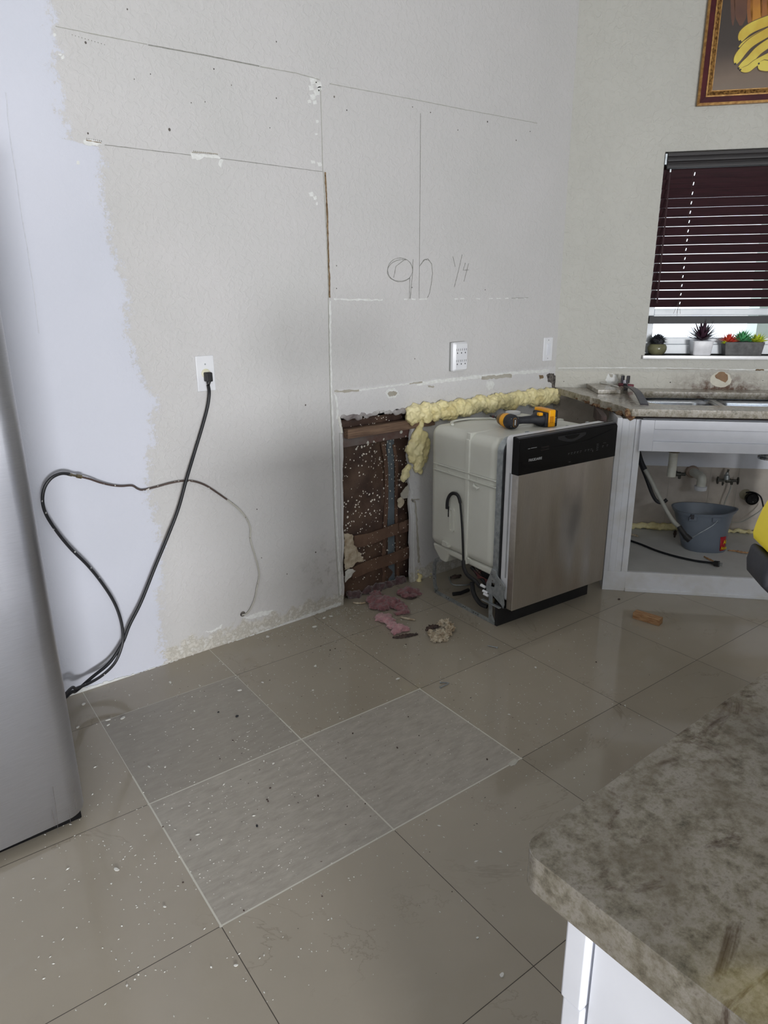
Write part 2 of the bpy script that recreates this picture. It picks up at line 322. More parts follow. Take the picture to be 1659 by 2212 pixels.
# ------------------------------------------------------------------ mesh building
class MB:
    def __init__(s): s.v=[]; s.f=[]
    def add(s,vs,fs,M=None):
        o=len(s.v); s.v+= [ (M@Vector(v) if M is not None else Vector(v)) for v in vs]; s.f+=[tuple(i+o for i in f) for f in fs]; return s
    def box(s,a,b,M=None):
        x0,y0,z0=a; x1,y1,z1=b
        vs=[(x0,y0,z0),(x1,y0,z0),(x1,y1,z0),(x0,y1,z0),(x0,y0,z1),(x1,y0,z1),(x1,y1,z1),(x0,y1,z1)]
        return s.add(vs,[(0,3,2,1),(4,5,6,7),(0,1,5,4),(1,2,6,5),(2,3,7,6),(3,0,4,7)],M)
    def tube(s,pts,r,n=8,caps=True,flat=1.0,closed=False):
        pts=[Vector(p) for p in pts]; N=len(pts); rs=r if isinstance(r,(list,tuple)) else [r]*N
        o=len(s.v); up=None
        for i,p in enumerate(pts):
            a=pts[max(0,i-1)] if not closed else pts[i-1]; b=pts[min(N-1,i+1)] if not closed else pts[(i+1)%N]
            d=(b-a).normalized()
            if up is None: up=Vector((0,0,1)) if abs(d.z)<.9 else Vector((1,0,0))
            x=up.cross(d).normalized(); y=d.cross(x); up=y
            for k in range(n):
                an=2*PI*k/n; s.v.append(p+x*math.cos(an)*rs[i]+y*math.sin(an)*rs[i]*flat)
        for i in range(N if closed else N-1):
            for k in range(n):
                a=o+i*n+k; b=o+i*n+(k+1)%n; c=o+((i+1)%N)*n+(k+1)%n; d=o+((i+1)%N)*n+k; s.f.append((a,b,c,d))
        if caps and not closed: s.f.append(tuple(o+k for k in range(n))[::-1]); s.f.append(tuple(o+(N-1)*n+k for k in range(n)))
        return s
    def lathe(s,prof,n=24,M=None,sx=1,sy=1):
        vs=[];fs=[]
        for r,z in prof:
            for k in range(n): vs.append((r*sx*math.cos(2*PI*k/n),r*sy*math.sin(2*PI*k/n),z))
        for i in range(len(prof)-1):
            for k in range(n): fs.append((i*n+k,i*n+(k+1)%n,(i+1)*n+(k+1)%n,(i+1)*n+k))
        if prof[0][0]>1e-6: fs.append(tuple(range(n))[::-1])
        if prof[-1][0]>1e-6: fs.append(tuple((len(prof)-1)*n+k for k in range(n)))
        return s.add(vs,fs,M)
    def cyl(s,a,b,r,n=16,r2=None): return s.tube([a,b],[r,r if r2 is None else r2],n)
    def plate(s,outer,holes,d0,d1,axis='y',M=None):
        # 2D outline (with holes) extruded from d0 to d1 along axis
        loops=[[Vector((p[0],p[1],0)) for p in outer]]+[[Vector((p[0],p[1],0)) for p in h] for h in holes]
        tris=geometry.tessellate_polygon(loops); flat=[p for L in loops for p in L]
        def mk(p,d): return (p[0],d,p[1]) if axis=='y' else ((p[0],p[1],d) if axis=='z' else (d,p[0],p[1]))
        n=len(flat); vs=[mk(p,d0) for p in flat]+[mk(p,d1) for p in flat]; fs=[]
        for t in tris: fs.append(tuple(t)); fs.append(tuple(i+n for i in reversed(t)))
        o=0
        for L in loops:
            m=len(L)
            for k in range(m): fs.append((o+k,o+(k+1)%m,o+(k+1)%m+n,o+k+n))
            o+=m
        return s.add(vs,fs,M)
    def loft(s,rings,caps=(True,True),M=None):
        n=len(rings[0]); vs=[p for r in rings for p in r]; fs=[]
        for i in range(len(rings)-1):
            for k in range(n): fs.append((i*n+k,i*n+(k+1)%n,(i+1)*n+(k+1)%n,(i+1)*n+k))
        if caps[0]: fs.append(tuple(range(n))[::-1])
        if caps[1]: fs.append(tuple((len(rings)-1)*n+k for k in range(n)))
        return s.add(vs,fs,M)
    def blob(s,c,r,amp=.25,fr=3,sub=3,seed=0,sq=(1,1,1)):
        bm=bmesh.new(); bmesh.ops.create_icosphere(bm,subdivisions=sub,radius=1)
        vs=[]
        for v in bm.verts:
            k=1+amp*noise.noise(v.co*fr+Vector((seed*3.1,seed*1.7,seed)))+amp*.5*noise.noise(v.co*fr*2.3+Vector((seed,0,seed*2)))
            vs.append((c[0]+v.co.x*r*k*sq[0],c[1]+v.co.y*r*k*sq[1],c[2]+v.co.z*r*k*sq[2]))
        fs=[tuple(v.index for v in f.verts) for f in bm.faces]; bm.free(); return s.add(vs,fs)
    def build(s,name,mat,parent=None,smooth=False,bevel=0,segs=2,remesh=0,center=False,auto=35,solid=0):
        me=bpy.data.meshes.new(name); off=Vector((0,0,0))
        if center:
            xs=[v.x for v in s.v]; ys=[v.y for v in s.v]; zs=[v.z for v in s.v]
            off=Vector(((min(xs)+max(xs))/2,(min(ys)+max(ys))/2,min(zs)))
        me.from_pydata([tuple(v-off) for v in s.v],[],s.f); me.validate()
        bm=bmesh.new(); bm.from_mesh(me); bmesh.ops.recalc_face_normals(bm,faces=bm.faces); bm.to_mesh(me); bm.free()
        o=bpy.data.objects.new(name,me); COL.objects.link(o); o.location=off
        if mat: me.materials.append(mat)
        if parent: o.parent=parent
        if solid:
            md=o.modifiers.new('solid','SOLIDIFY'); md.thickness=solid; md.offset=0
        if remesh:
            md=o.modifiers.new('remesh','REMESH'); md.mode='VOXEL'; md.voxel_size=remesh; md.use_smooth_shade=True
            md=o.modifiers.new('relax','SMOOTH'); md.iterations=1
        if bevel:
            md=o.modifiers.new('bevel','BEVEL'); md.width=bevel; md.segments=segs; md.limit_method='ANGLE'; md.angle_limit=math.radians(40)
        if smooth or bevel:
            for p in me.polygons: p.use_smooth=True
            if hasattr(me,'set_sharp_from_angle') and not remesh and not bevel: me.set_sharp_from_angle(angle=math.radians(auto))
            if bevel:
                md=o.modifiers.new('wn','WEIGHTED_NORMAL'); md.keep_sharp=True
        return o
def tag(o,label=None,cat=None,group=None,kind=None):
    if label: o['label']=label
    if cat: o['category']=cat
    if group: o['group']=group
    if kind: o['kind']=kind
    return o
def empty(name,loc=(0,0,0),rz=0.0,label=None,cat=None,group=None):
    o=bpy.data.objects.new(name,None); COL.objects.link(o); o.location=loc; o.rotation_euler=(0,0,rz); o.empty_display_size=.05
    return tag(o,label,cat,group)
def wall2_empty(name,t,off,z,label,cat,group=None):
    p=T2*t+N2*off; return empty(name,(p.x,p.y,z),RZ2,label,cat,group)
def catmull(pts,k=6):
    P=[Vector(p) for p in pts]; out=[]
    for i in range(len(P)-1):
        a=P[max(0,i-1)];b=P[i];c=P[i+1];d=P[min(len(P)-1,i+2)]
        for j in range(k):
            t=j/k; out.append(.5*((2*b)+(c-a)*t+(2*a-5*b+4*c-d)*t*t+(3*b-3*c+d-a)*t**3))
    out.append(P[-1]); return out
def rrect(x0,y0,x1,y1,r,n=5):
    o=[]
    for cx,cy,a0 in ((x1-r,y1-r,0),(x0+r,y1-r,90),(x0+r,y0+r,180),(x1-r,y0+r,270)):
        for k in range(n+1):
            a=math.radians(a0+90*k/n); o.append((cx+r*math.cos(a),cy+r*math.sin(a)))
    return o
def text(name,s,size,parent,loc,rot,mat,ext=.0004,sx=1):
    c=bpy.data.curves.new(name,'FONT'); c.body=s; c.size=size; c.extrude=ext; c.align_x='LEFT'
    o=bpy.data.objects.new(name,c); COL.objects.link(o); bpy.context.view_layer.update()
    dg=bpy.context.evaluated_depsgraph_get(); me=bpy.data.meshes.new_from_object(o.evaluated_get(dg)); bpy.data.objects.remove(o)
    q=bpy.data.objects.new(name,me); COL.objects.link(q); me.materials.clear(); me.materials.append(mat); q.parent=parent
    q.location=loc; q.rotation_euler=rot; q.scale=(sx,1,1); return q
# ================================================================== STRUCTURE
def struct(mb,name,mat,label=None,**k):
    return tag(mb.build(name,mat,**k),label,None,None,'structure')
struct(MB().box((-6.3,-7.4,-.1),(2.2,.3,0)),'floor',m_floor,'glossy taupe porcelain tile floor with three paler matte tiles')
struct(MB().box((-6.3,-7.4,3.0),(2.2,.3,3.1)),'ceiling',m_ceiling,'white ceiling')
rnd=random.Random(3)
hole_px=[(742,1302),(744,1268),(741,1230),(743,1185),(741,1140),(742,1090),(740,1040),(741,1000),(741,960),(740,934),(733,922),(731,908),(736,899),(750,898),(768,895),(790,896),(812,892),(830,889),(846,890),(858,883),(872,882),(882,879),(888,884),(890,900),(889,930),(884,960),(880,985),(884,1010),(882,1040),(887,1060),(884,1090),(887,1120),(886,1160),(888,1200),(886,1240),(888,1284)]
hl=[W1(*p) for p in hole_px]; hole=[(p.x,max(0,p.z)) for p in hl]; hole[0]=(hole[0][0],0); hole[-1]=(hole[-1][0],0)
h2=[]
for i in range(len(hole)-1):
    a,b=hole[i],hole[i+1]; h2.append(a)
    for k in (1,2):
        t=k/3; h2.append((a[0]+(b[0]-a[0])*t+rnd.uniform(-.003,.003),a[1]+(b[1]-a[1])*t+(rnd.uniform(-.003,.003) if a[1]>.05 else 0)))
h2.append(hole[-1])
outer=[(-6.0,0)]+h2+[(0.0,0),(0.0,3.0),(-6.0,3.0)]
struct(MB().plate(outer,[],0,.014),'wall_left',m_wall1,'pale kitchen wall with torn open patch beside the dishwasher')
wall_left=bpy.data.objects['wall_left']
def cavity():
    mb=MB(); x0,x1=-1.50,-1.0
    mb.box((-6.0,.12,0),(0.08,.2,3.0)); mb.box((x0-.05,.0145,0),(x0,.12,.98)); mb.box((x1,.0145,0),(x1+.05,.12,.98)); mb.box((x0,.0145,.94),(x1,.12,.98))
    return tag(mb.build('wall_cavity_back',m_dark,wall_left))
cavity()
# window wall, in its own frame (x along the wall, y into the wall)
WT0,WT1,WZ0,WZ1=.462,1.56,1.072,2.056
wr=MB().plate([(0,0),(2.2,0),(2.2,3.0),(0,3.0)],[[(WT0,WZ0),(WT1,WZ0),(WT1,WZ1),(WT0,WZ1)]],0,.16)
wall_right=struct(wr,'wall_right',m_wall3,'textured kitchen wall with the window over the sink'); wall_right.rotation_euler=(0,0,RZ2)
xe=(T2*2.2)
struct(MB().box((xe.x-.02,-7.4,0),(xe.x+.12,xe.y+.02,3.0)),'wall_far_right',m_farwall)
# rear and side walls with daylight openings, plus an added high one for fill
struct(MB().plate([(-6.0,0),(xe.x,0),(xe.x,3.0),(-6.0,3.0)],[[(-5.12,.69),(-3.58,.69),(-3.58,1.35),(-5.12,1.35)],[(-3.4,2.02),(-2.0,2.02),(-2.0,2.60),(-3.4,2.60)]],-7.0,-7.14),'wall_behind',m_farwall)
mw=MB().plate([(0,0),(7.0,0),(7.0,3.0),(0,3.0)],[[(2.7,.75),(4.5,.75),(4.5,2.2),(2.7,2.2)]],0,.14,M=Matrix.Translation((-6.0,0,0))@Matrix.Rotation(-PI/2,4,'Z')@Matrix.Scale(-1,4,(0,1,0))@Matrix.Scale(1,4))
struct(mw,'wall_far_left',m_farwall)
dr=MB()
for x in (-5.12,-3.62): dr.box((x,-7.1,.69),(x+.04,-7.04,1.35))
for z in (.69,1.31): dr.box((-5.08,-7.1,z),(-3.62,-7.04,z+.04))
struct(dr,'window_3',m_frame,'white framed rear window')
tr=MB()
for x in (-3.4,-2.04): tr.box((x,-7.1,2.02),(x+.04,-7.04,2.60))
for z in (2.02,2.56): tr.box((-3.36,-7.1,z),(-2.04,-7.04,z+.04))
struct(tr,'fill_opening_frame',m_frame,'white frame added round the unseen fill light opening')  # frame added around the opening made for the high fill light
def win(name,mb,mat=m_frame,**k): return struct(mb,name,mat,**k)
w_=MB()
for z in (.75,2.14): w_.box((-6.1,-4.5,z),(-6.04,-2.7,z+.06))
for y in (-4.5,-3.63,-2.76): w_.box((-6.1,y,.81),(-6.04,y+.06,2.14))
win('window_2',w_)
# kitchen window in the right wall
win1=empty('window_1',(0,0,0),RZ2); tag(win1,'white framed kitchen window behind dark blinds',None,None,'structure')
f=MB()
fw=.045; a0,a1,b0,b1=WT0,WT1,WZ0,WZ1
f.box((a0,.09,b0),(a0+fw,.15,b1)).box((a1-fw,.09,b0),(a1,.15,b1)).box((a0+fw,.09,b0),(a1-fw,.15,b0+.05)).box((a0+fw,.09,b1-.05),(a1-fw,.15,b1))
f.box((a0+fw,.10,b0+.05),(a1-fw,.135,b0+.085)); f.box((a0+fw,.095,b0+.20),(a1-fw,.14,b0+.235))
f.build('window_frame',m_frame,win1,bevel=.003)
MB().box((a0+fw,.12,b0+.085),(a1-fw,.124,b1-.05)).build('window_pane',m_glass,win1)
MB().box((a0-.012,-.022,b0-.02),(a1+.012,.09,b0)).build('window_sill',m_sill,win1,bevel=.003)
# outside: a pale stucco return of the house seen at the right of the window
p=MB().box((1.285,.9,.0),(3.0,1.1,3.0),W2M); tag(p.build('neighbouring_wall',m_outwall,center=True),'pale green stucco wall seen outside through the window','wall')
# ================================================================== MARKS ON THE LEFT WALL (children of the wall: they are its surface)
def wline(px,name,mat,wd,jit=0,y=-.0006,th=.0012,parent=wall_left,dens=.02,fun=None):
    fun=fun or (lambda a,b:W1(a,b))
    P=[fun(*p) for p in px]; mb=MB(); pts=[]
    for i in range(len(P)-1):
        n=max(1,int((P[i+1]-P[i]).length/dens))
        for k in range(n): pts.append(P[i].lerp(P[i+1],k/n))
    pts.append(P[-1]); L=[];R_=[]
    for i,p in enumerate(pts):
        d=(pts[min(i+1,len(pts)-1)]-pts[max(i-1,0)]); d=Vector((d.x,0,d.z)).normalized(); nn=Vector((-d.z,0,d.x))
        w=wd*(1+rnd.uniform(-jit,jit)); w2=wd*(1+rnd.uniform(-jit,jit)); L.append(p+nn*w/2); R_.append(p-nn*w2/2)
    n=len(pts); vs=[]
    for q in (y,y-th): vs+=[(p.x,q,p.z) for p in L]+[(p.x,q,p.z) for p in R_]
    fs=[]
    for i in range(n-1):
        fs+=[(i,i+1,n+i+1,n+i),(2*n+i,3*n+i,3*n+i+1,2*n+i+1),(i,2*n+i,2*n+i+1,i+1),(n+i,n+i+1,3*n+i+1,3*n+i)]
    fs+=[(0,n,3*n,2*n),(n-1,3*n-1,4*n-1,2*n-1)]
    mb.add(vs,fs); return mb.build(name,mat,parent)
def patch(px,name,mat,th=.0012,parent=wall_left,jag=.003,fun=W1,y=0.0):
    P=[fun(*p) for p in px]; o=[]
    for i in range(len(P)):
        a,b=P[i],P[(i+1)%len(P)]; n=max(2,int((b-a).length/.006))
        for k in range(n):
            t=k/n; o.append((a.x+(b.x-a.x)*t+rnd.uniform(-jag,jag),a.z+(b.z-a.z)*t+rnd.uniform(-jag,jag)))
    return MB().plate(o,[],y-th,y).build(name,mat,parent)
wline([(320,97),(440,119),(560,143)],'pencil_line',m_pencil,.0032,.3)
wline([(120,57),(220,77),(318,96)],'pencil_line',m_pencil_faint,.0016,.6)
wline([(562,144),(640,158),(690,172)],'pencil_line',m_pencil_faint,.002,.6)
wline([(712,181),(905,217),(1010,238),(1160,266)],'pencil_line',m_pencil_faint,.0019,.5)
wline([(226,313),(412,335)],'pencil_line',m_pencil,.0018,.5)
wline([(476,342),(697,371)],'pencil_line',m_pencil,.0016,.5)
wline([(908,245),(907,420),(905,645)],'pencil_line',m_pencil,.0018,.4)
wline([(692,190),(697,370)],'pencil_line',m_pencil_faint,.0022,.5)
wline([(1105,644),(1140,643)],'pencil_line',m_pencil,.002,.4)
# the pencilled figures
def scrib(px): wline([tuple(q) for q in catmull([(a,b,0) for a,b in px],6)] if False else px,'pencil_figure',m_pencil,.0020,.5,dens=.006)
def circ(cx,cy,rx,ry,a0,a1,n=22,tilt=0):
    o=[]
    for k in range(n+1):
        a=math.radians(a0+(a1-a0)*k/n); x=rx*math.cos(a); y=-ry*math.sin(a); o.append((cx+x*math.cos(tilt)-y*math.sin(tilt),cy+x*math.sin(tilt)+y*math.cos(tilt)))
    return o
scrib(circ(864,583,27,26,20,380)); scrib(circ(866,584,30,23,60,300,tilt=-.2)); scrib([(892,560),(891,590),(888,620),(886,645)]); scrib([(885,600),(884,645)])
scrib([(875,560),(855,575),(850,600)])
scrib([(906,575),(915,562),(924,559),(932,570),(934,590),(931,615),(927,635),(923,643)]); scrib([(908,572),(918,560),(928,563)])
scrib([(978,554),(983,576)]); scrib([(998,550),(990,585),(981,620)]); scrib([(1005,568),(1000,584),(1012,583)]); scrib([(1012,569),(1007,588),(1002,608)])
# exposed strip of old adhesive where the tall cabinet met the wall, and the flaked seam below it
wline([(702,372),(706,450),(708,520),(710,585),(711,592),(712,643)],'glue_strip',m_brown,.0075,.35,dens=.012)
wline([(698,370),(703,470),(707,560),(709,650),(711,760),(713,860),(717,960),(721,1100),(727,1210),(732,1290)],'wall_seam',m_pencil_faint,.0030,.25)
wline([(713,650),(713,730),(715,830),(718,900),(722,1010),(725,1100),(731,1200),(736,1285)],'wall_seam',m_seam,.0085,.6,dens=.012)
wline([(733,935),(735,1050),(737,1160),(739,1240)],'wall_seam',m_pencil_faint,.002,.4)
wline([(720,646),(760,647),(790,648),(826,648)],'flaked_paint',m_seam,.0065,.8,dens=.010)
for a,b in ((872,880),(888,897),(905,922),(980,989),(994,1002),(1028,1036),(1056,1064),(1072,1082),(1090,1098),(1112,1118),(1130,1136)):
    wline([(a,646.5-(a-870)/120),(b,646.5-(a-870)/120)],'flaked_paint',m_seam,.005,.6,dens=.005)
wline([(722,846),(780,842),(840,834),(900,827)],'flaked_paint',m_seam,.006,.9,dens=.01)
wline([(900,829),(960,822),(1030,814),(1110,806),(1186,800)],'flaked_paint',m_seam,.016,.4,dens=.015)
wline([(722,846),(775,843)],'bare_paper',m_taupe,.009,.6,dens=.012,th=.0016)
wline([(884,829),(912,825)],'bare_paper',m_taupe,.006,.6,dens=.012,th=.0016)
wline([(1040,817),(1105,811)],'bare_paper',m_taupe,.016,.5,dens=.014,th=.0016)
wline([(728,905),(728,870),(722,850)],'flaked_paint',m_seam,.01,.7,dens=.01)
patch([(832,848),(838,840),(850,838),(858,844),(862,852),(850,860),(838,860)],'flaked_paint',m_seam,.0012)
patch([(836,850),(842,846),(850,844),(858,848),(854,855),(840,856)],'bare_paper',m_taupe,.0020,jag=.002)
patch([(1052,824),(1062,822),(1068,830),(1064,838),(1056,843),(1050,834)],'flaked_paint',m_seam,.0012)
patch([(924,832),(938,834),(936,838),(926,836)],'bare_paper',m_taupe,.0016,jag=.002)
patch([(1164,810),(1172,810),(1174,816),(1166,819)],'bare_paper',m_brown,.0016,jag=.002)
patch([(1181,808),(1192,806),(1200,812),(1201,835),(1196,850),(1190,826),(1183,824)],'adhesive_scar',m_moldy,.003,jag=.004)
# patched plaster spots
patch([(178,304),(196,302),(214,306),(219,312),(205,316),(184,313)],'plaster_patch',m_seam,.0015); 
patch([(410,325),(422,334),(468,334),(476,342),(460,341),(440,340),(434,346),(414,343)],'plaster_patch',m_seam,.0018)
patch([(475,344),(481,346),(478,361),(472,358)],'plaster_patch',m_seam,.0012)
wline([(414,329),(440,330),(470,333)],'crack',m_taupe,.0025,.8,dens=.006,th=.0022); wline([(186,303),(218,309)],'crack',m_brown,.0018,.8,dens=.006,th=.0022)
for px,py,s in ((676,175,8),(688,183,7),(672,190,6),(684,200,7),(675,210,6),(668,220,4),(690,192,5),(680,222,5),(690,355,5),(676,350,4),(672,420,5),(680,428,4),(684,440,3),(118,76,4),(135,124,4),(129,118,3),(168,352,4),(685,262,3),(683,290,3),(700,420,2)):
    patch([(px-s,py-s*.8),(px+s*.7,py-s),(px+s,py+s*.6),(px-s*.5,py+s)],'paint_chip',m_seam,.001,jag=.002)
patch([(462,1360),(480,1349),(478,1356),(458,1366),(440,1364)],'plaster_patch',m_seam,.0012); patch([(524,1334),(560,1321),(590,1318),(580,1327),(540,1337)],'plaster_patch',m_seam,.0012)
holes=[(185,92,3),(366,280,4),(462,149,2),(275,20,2),(190,288,2.5),(597,90,2),(722,209,3),(749,238,2),(325,160,1.6),(597,212,2),(660,875,3),(1053,263,3),(1145,284,2),(1115,303,2.5),(930,243,2),(989,281,2),(891,231,2),(727,574,2),(727,623,2),(890,621,2),(583,276,1.5),(500,184,1.5),(290,171,1.5),(565,1205,2),(620,1240,2),(682,1193,3),(555,1100,2),(896,775,2),(580,1430-40,2),(413,222,1.5),(443,220,1.5),(1048,626,2)]
hb=MB()
for px,py,s in holes:
    c=W1(px,py); r=s*.0011
    for k in range(1): hb.lathe([(r,0),(r*.8,.0012),(0,.0014)],9,Matrix.Translation((c.x,0,c.z))@Matrix.Rotation(PI/2,4,'X'),1,1.2)
tag(hb.build('nail_hole',m_moldy,wall_left),None,None,None,'stuff')
for i in range(11):
    wline([(155+i*7,75+i*2.1),(156.5+i*7,76+i*2.1)],'staple_mark',m_pencil,.002,.3,dens=.01)
for i in range(8): wline([(187+i*4.5,298+i*.8),(188+i*4.5,301+i*.8)],'staple_mark',m_pencil,.0018,.3,dens=.01)
for i in range(13): wline([(418+i*4.2,325+i*.6),(419+i*4.2,328+i*.6)],'staple_mark',m_pencil,.0018,.3,dens=.01)
wline([(12,200),(22,300),(36,385),(44,450),(58,530),(72,620),(84,720)],'skim_coat_ridge',pm('skim_ridge_line',srgb(196,198,206),srgb(206,208,216),60,.7),.0028,.7,dens=.02)  # ridge line slightly darker than the skim coat around it
patch([(143,1507),(300,1462),(460,1410),(600,1359),(735,1306),(735,1300),(600,1351),(460,1402),(300,1452),(143,1496)],'caulk_line',m_seam,.004,jag=.0035)
# marks on the window wall
def W2p(a,b): return W2(a,b)
wm=dict(parent=wall_right,fun=W2p)
wline([(1206,795),(1300,794),(1440,795),(1530,797),(1659,799)],'wall_seam',m_seam,.004,.7,dens=.02,**wm)
wline([(1440,797),(1520,798),(1575,799)],'crack',m_taupe,.0035,.7,dens=.012,th=.002,**wm)
wline([(1632,799),(1650,799)],'crack',m_brown,.006,.6,dens=.01,th=.002,**wm)
pp=[(1557+23*math.cos(a)*1.0,820+17*math.sin(a)) for a in [2*PI*k/20 for k in range(20)]]
patch(pp,'plaster_patch',pm('cream_plaster_ring',srgb(214,210,196),srgb(200,196,182),30,.8),.0015,wall_right,.002,W2p)
patch([(1544,812),(1552,804),(1562,803),(1572,809),(1573,818),(1567,826),(1557,822),(1546,817)],'bare_paper',pm('brown_board_paper',srgb(146,118,92),srgb(130,104,80),20,.85),.0025,wall_right,.0015,W2p)
patch([(1312,808),(1322,806),(1332,812),(1336,822),(1326,836),(1314,834),(1308,822)],'plaster_patch',m_seam,.0015,wall_right,.003,W2p)
patch([(1316,808),(1324,808),(1323,815),(1318,814)],'bare_paper',m_taupe,.003,wall_right,.002,W2p)
wline([(1206,838),(1300,840),(1400,840),(1480,842),(1560,843),(1659,844)],'grime_line',m_kraftscrap,.005,.8,dens=.012,th=.003,**wm)
hb=MB()
for px,py,s in ((1218,824,2.4),(1448,826,3),(1648,822,2),(1248,905,2),(1291,890,2)):
    c=W2(px,py); hb.lathe([(s*.0011,0),(s*.0009,.0014),(0,.0015)],9,Matrix.Translation((c.x,0,c.z))@Matrix.Rotation(PI/2,4,'X'))
hb.build('nail_hole',m_moldy,wall_right)
# ================================================================== INSIDE THE OPENED WALL
# kraft faced insulation, its straps, steel stud, board and tracks
def sheet(fun,nx,nz,name,mat,parent=None,solid=.002,**k):
    vs=[];fs=[]
    for j in range(nz+1):
        for i in range(nx+1): vs.append(fun(i/nx,j/nz))
    for j in range(nz):
        for i in range(nx): a=j*(nx+1)+i; fs.append((a,a+1,a+nx+2,a+nx+1))
    return MB().add(vs,fs).build(name,mat,parent,smooth=True,solid=solid,auto=60,**k)
def batt(u,v):
    x=-1.492+u*.484; z=.005+v*.86; p=Vector((x*9,z*7,3))
    return (x,.064+.010*noise.noise(p)+.02*noise.noise(p*.4)-.012*math.sin(u*PI),z)
ins=sheet(batt,40,60,'wall_insulation',m_kraft,center=True,solid=.003)
tag(ins,'brown kraft faced insulation with white paint specks inside the open wall','insulation')
sx0=W1(836,950,.06).x; sx1=W1(850,950,.06).x
st=MB(); xa,xb=W1(838,1100,.05).x,W1(852,1100,.05).x
st.box((xa,.050,0),(xb,.053,.90)).box((xa,.053,0),(xa+.002,.085,.90)).box((xb-.002,.053,0),(xb,.085,.90))
tag(st.build('steel_stud',m_studsteel,center=True,bevel=.001),'grey galvanised steel stud standing in the open wall cavity','stud')
def strip(pts,w,name,mat,th=.004,horizontal=False,y0=None,lab=None,cat=None,grp=None):
    P=catmull(pts,8); L=[];
    for i,p in enumerate(P):
        d=(P[min(i+1,len(P)-1)]-P[max(0,i-1)]).normalized(); nn=Vector((-d.z,0,d.x))
        wob=1+.15*noise.noise(p*14); L.append((p+nn*w/2*wob,p-nn*w/2*wob))
    vs=[];fs=[]
    for a,b in L: vs+=[a,b,b+Vector((0,th,0)),a+Vector((0,th,0))]
    n=len(L)
    for i in range(n-1):
        for k in range(4): fs.append((i*4+k,i*4+(k+1)%4,(i+1)*4+(k+1)%4,(i+1)*4+k))
    fs+=[(3,2,1,0),((n-1)*4,(n-1)*4+1,(n-1)*4+2,(n-1)*4+3)]
    o=MB().add(vs,fs).build(name,mat,center=True,smooth=True); return tag(o,lab,cat,grp)
def cp(px,py,y): return W1(px,py,y)
strip([cp(826,955,.046),cp(834,1000,.044),cp(835,1080,.046),cp(830,1180,.044),cp(829,1282,.046)],.021,'kraft_flange',m_strap2,lab='curling brown kraft strip left of the steel stud in the cavity',cat='insulation flange')
strip([cp(851,960,.046),cp(857,1010,.044),cp(856,1100,.046),cp(859,1200,.044),cp(860,1277,.046)],.017,'kraft_flange',m_strap2,lab='narrow brown kraft strip right of the steel stud in the cavity',cat='insulation flange')
strip([cp(764,1171,.034),cp(800,1164,.030),cp(845,1147,.032),cp(888,1133,.034)],.060,'cross_strap',m_strap2,lab='upper brown paint-spattered cross strap across the wall cavity',cat='strap',grp='cross straps in the wall cavity')
strip([cp(760,1240,.034),cp(800,1222,.030),cp(845,1208,.032),cp(888,1191,.034)],.060,'cross_strap',m_strap2,lab='lower brown paint-spattered cross strap across the wall cavity',cat='strap',grp='cross straps in the wall cavity')
bd=MB(); A=W1(752,935,-.012); B=W1(890,913,-.012)
bd.box((A.x,-.012,A.z-.028),(W1(940,910,-.012).x,.024,A.z+.014))
tag(bd.build('wooden_board',m_stud,center=True,bevel=.002),'weathered horizontal wooden board across top of the open wall','board')
tk=MB(); zt=W1(745,968,.03).z
tk.box((-1.49,.022,zt+.005),(-1.01,.026,zt+.075)).box((-1.49,.026,zt+.070),(-1.01,.085,zt+.075))
tag(tk.build('steel_track',m_tracks,center=True,bevel=.001),'paint-smeared horizontal track just below the wooden board','track')
# torn drywall scraps clinging to the left and right of the hole
def scrap(px,y,name,lab,mat,cat='drywall scrap',amp=.006,th=.004,grp=None):
    P=[W1(a,b,y) for a,b in px]; o=[]
    for i in range(len(P)):
        a,b=P[i],P[(i+1)%len(P)]; n=max(2,int((b-a).length/.008))
        for k in range(n): q=a.lerp(b,k/n); o.append((q.x+rnd.uniform(-.003,.003),q.z+rnd.uniform(-.003,.003)))
    mb=MB().plate(o,[],y,y+th)
    for v in mb.v: v.y+=amp*noise.noise(v*18)
    return tag(mb.build(name,mat,center=True),lab,cat,grp)
scrap([(744,1152),(762,1155),(764,1175),(774,1190),(784,1205),(786,1213),(770,1215),(760,1225),(746,1232),(744,1195)],.012,'drywall_scrap','torn white drywall scrap at lower left of the wall hole',m_paper)
scrap([(745,1235),(756,1228),(768,1232),(758,1246),(746,1258)],.016,'drywall_scrap','small curled paper scrap low in the hole, left side',m_chip)
scrap([(860,1080),(873,1070),(874,1086),(866,1098),(861,1094)],.02,'drywall_scrap','pale paper flake hanging right of the stud in the hole',m_paper)
scrap([(866,1068),(880,1048),(884,1056),(880,1076),(872,1078)],.014,'drywall_scrap','upper pale paper tatter on the right side of the hole',m_taupe)
scrap([(862,1130),(876,1126),(878,1140),(864,1145)],.018,'drywall_scrap','brown paper tatter above the upper cross strap',m_strap2)
# lumps of torn adhesive along the top edge of the hole
mb=MB()
for i in range(26):
    t=i/25; px=740+t*146; py=903-t*18+rnd.uniform(-5,5); c=W1(px,py,.004); mb.blob(c,rnd.uniform(.008,.016),.5,2.2,2,i,(1.3,.6,.9))
mb.build('adhesive_lump',speck_mat('torn_white_adhesive',srgb(200,198,196),srgb(120,112,112),srgb(50,40,44),60,.3,.8,bump=.8),wall_left,smooth=True,remesh=.004)
mb=MB()
for i in range(7): c=W1(732+i*1.0,903+i*5,.0); mb.blob(c,.010,.4,2,2,i,(.8,.7,1.1))
mb.build('adhesive_lump',m_chip,wall_left,smooth=True,remesh=.004)
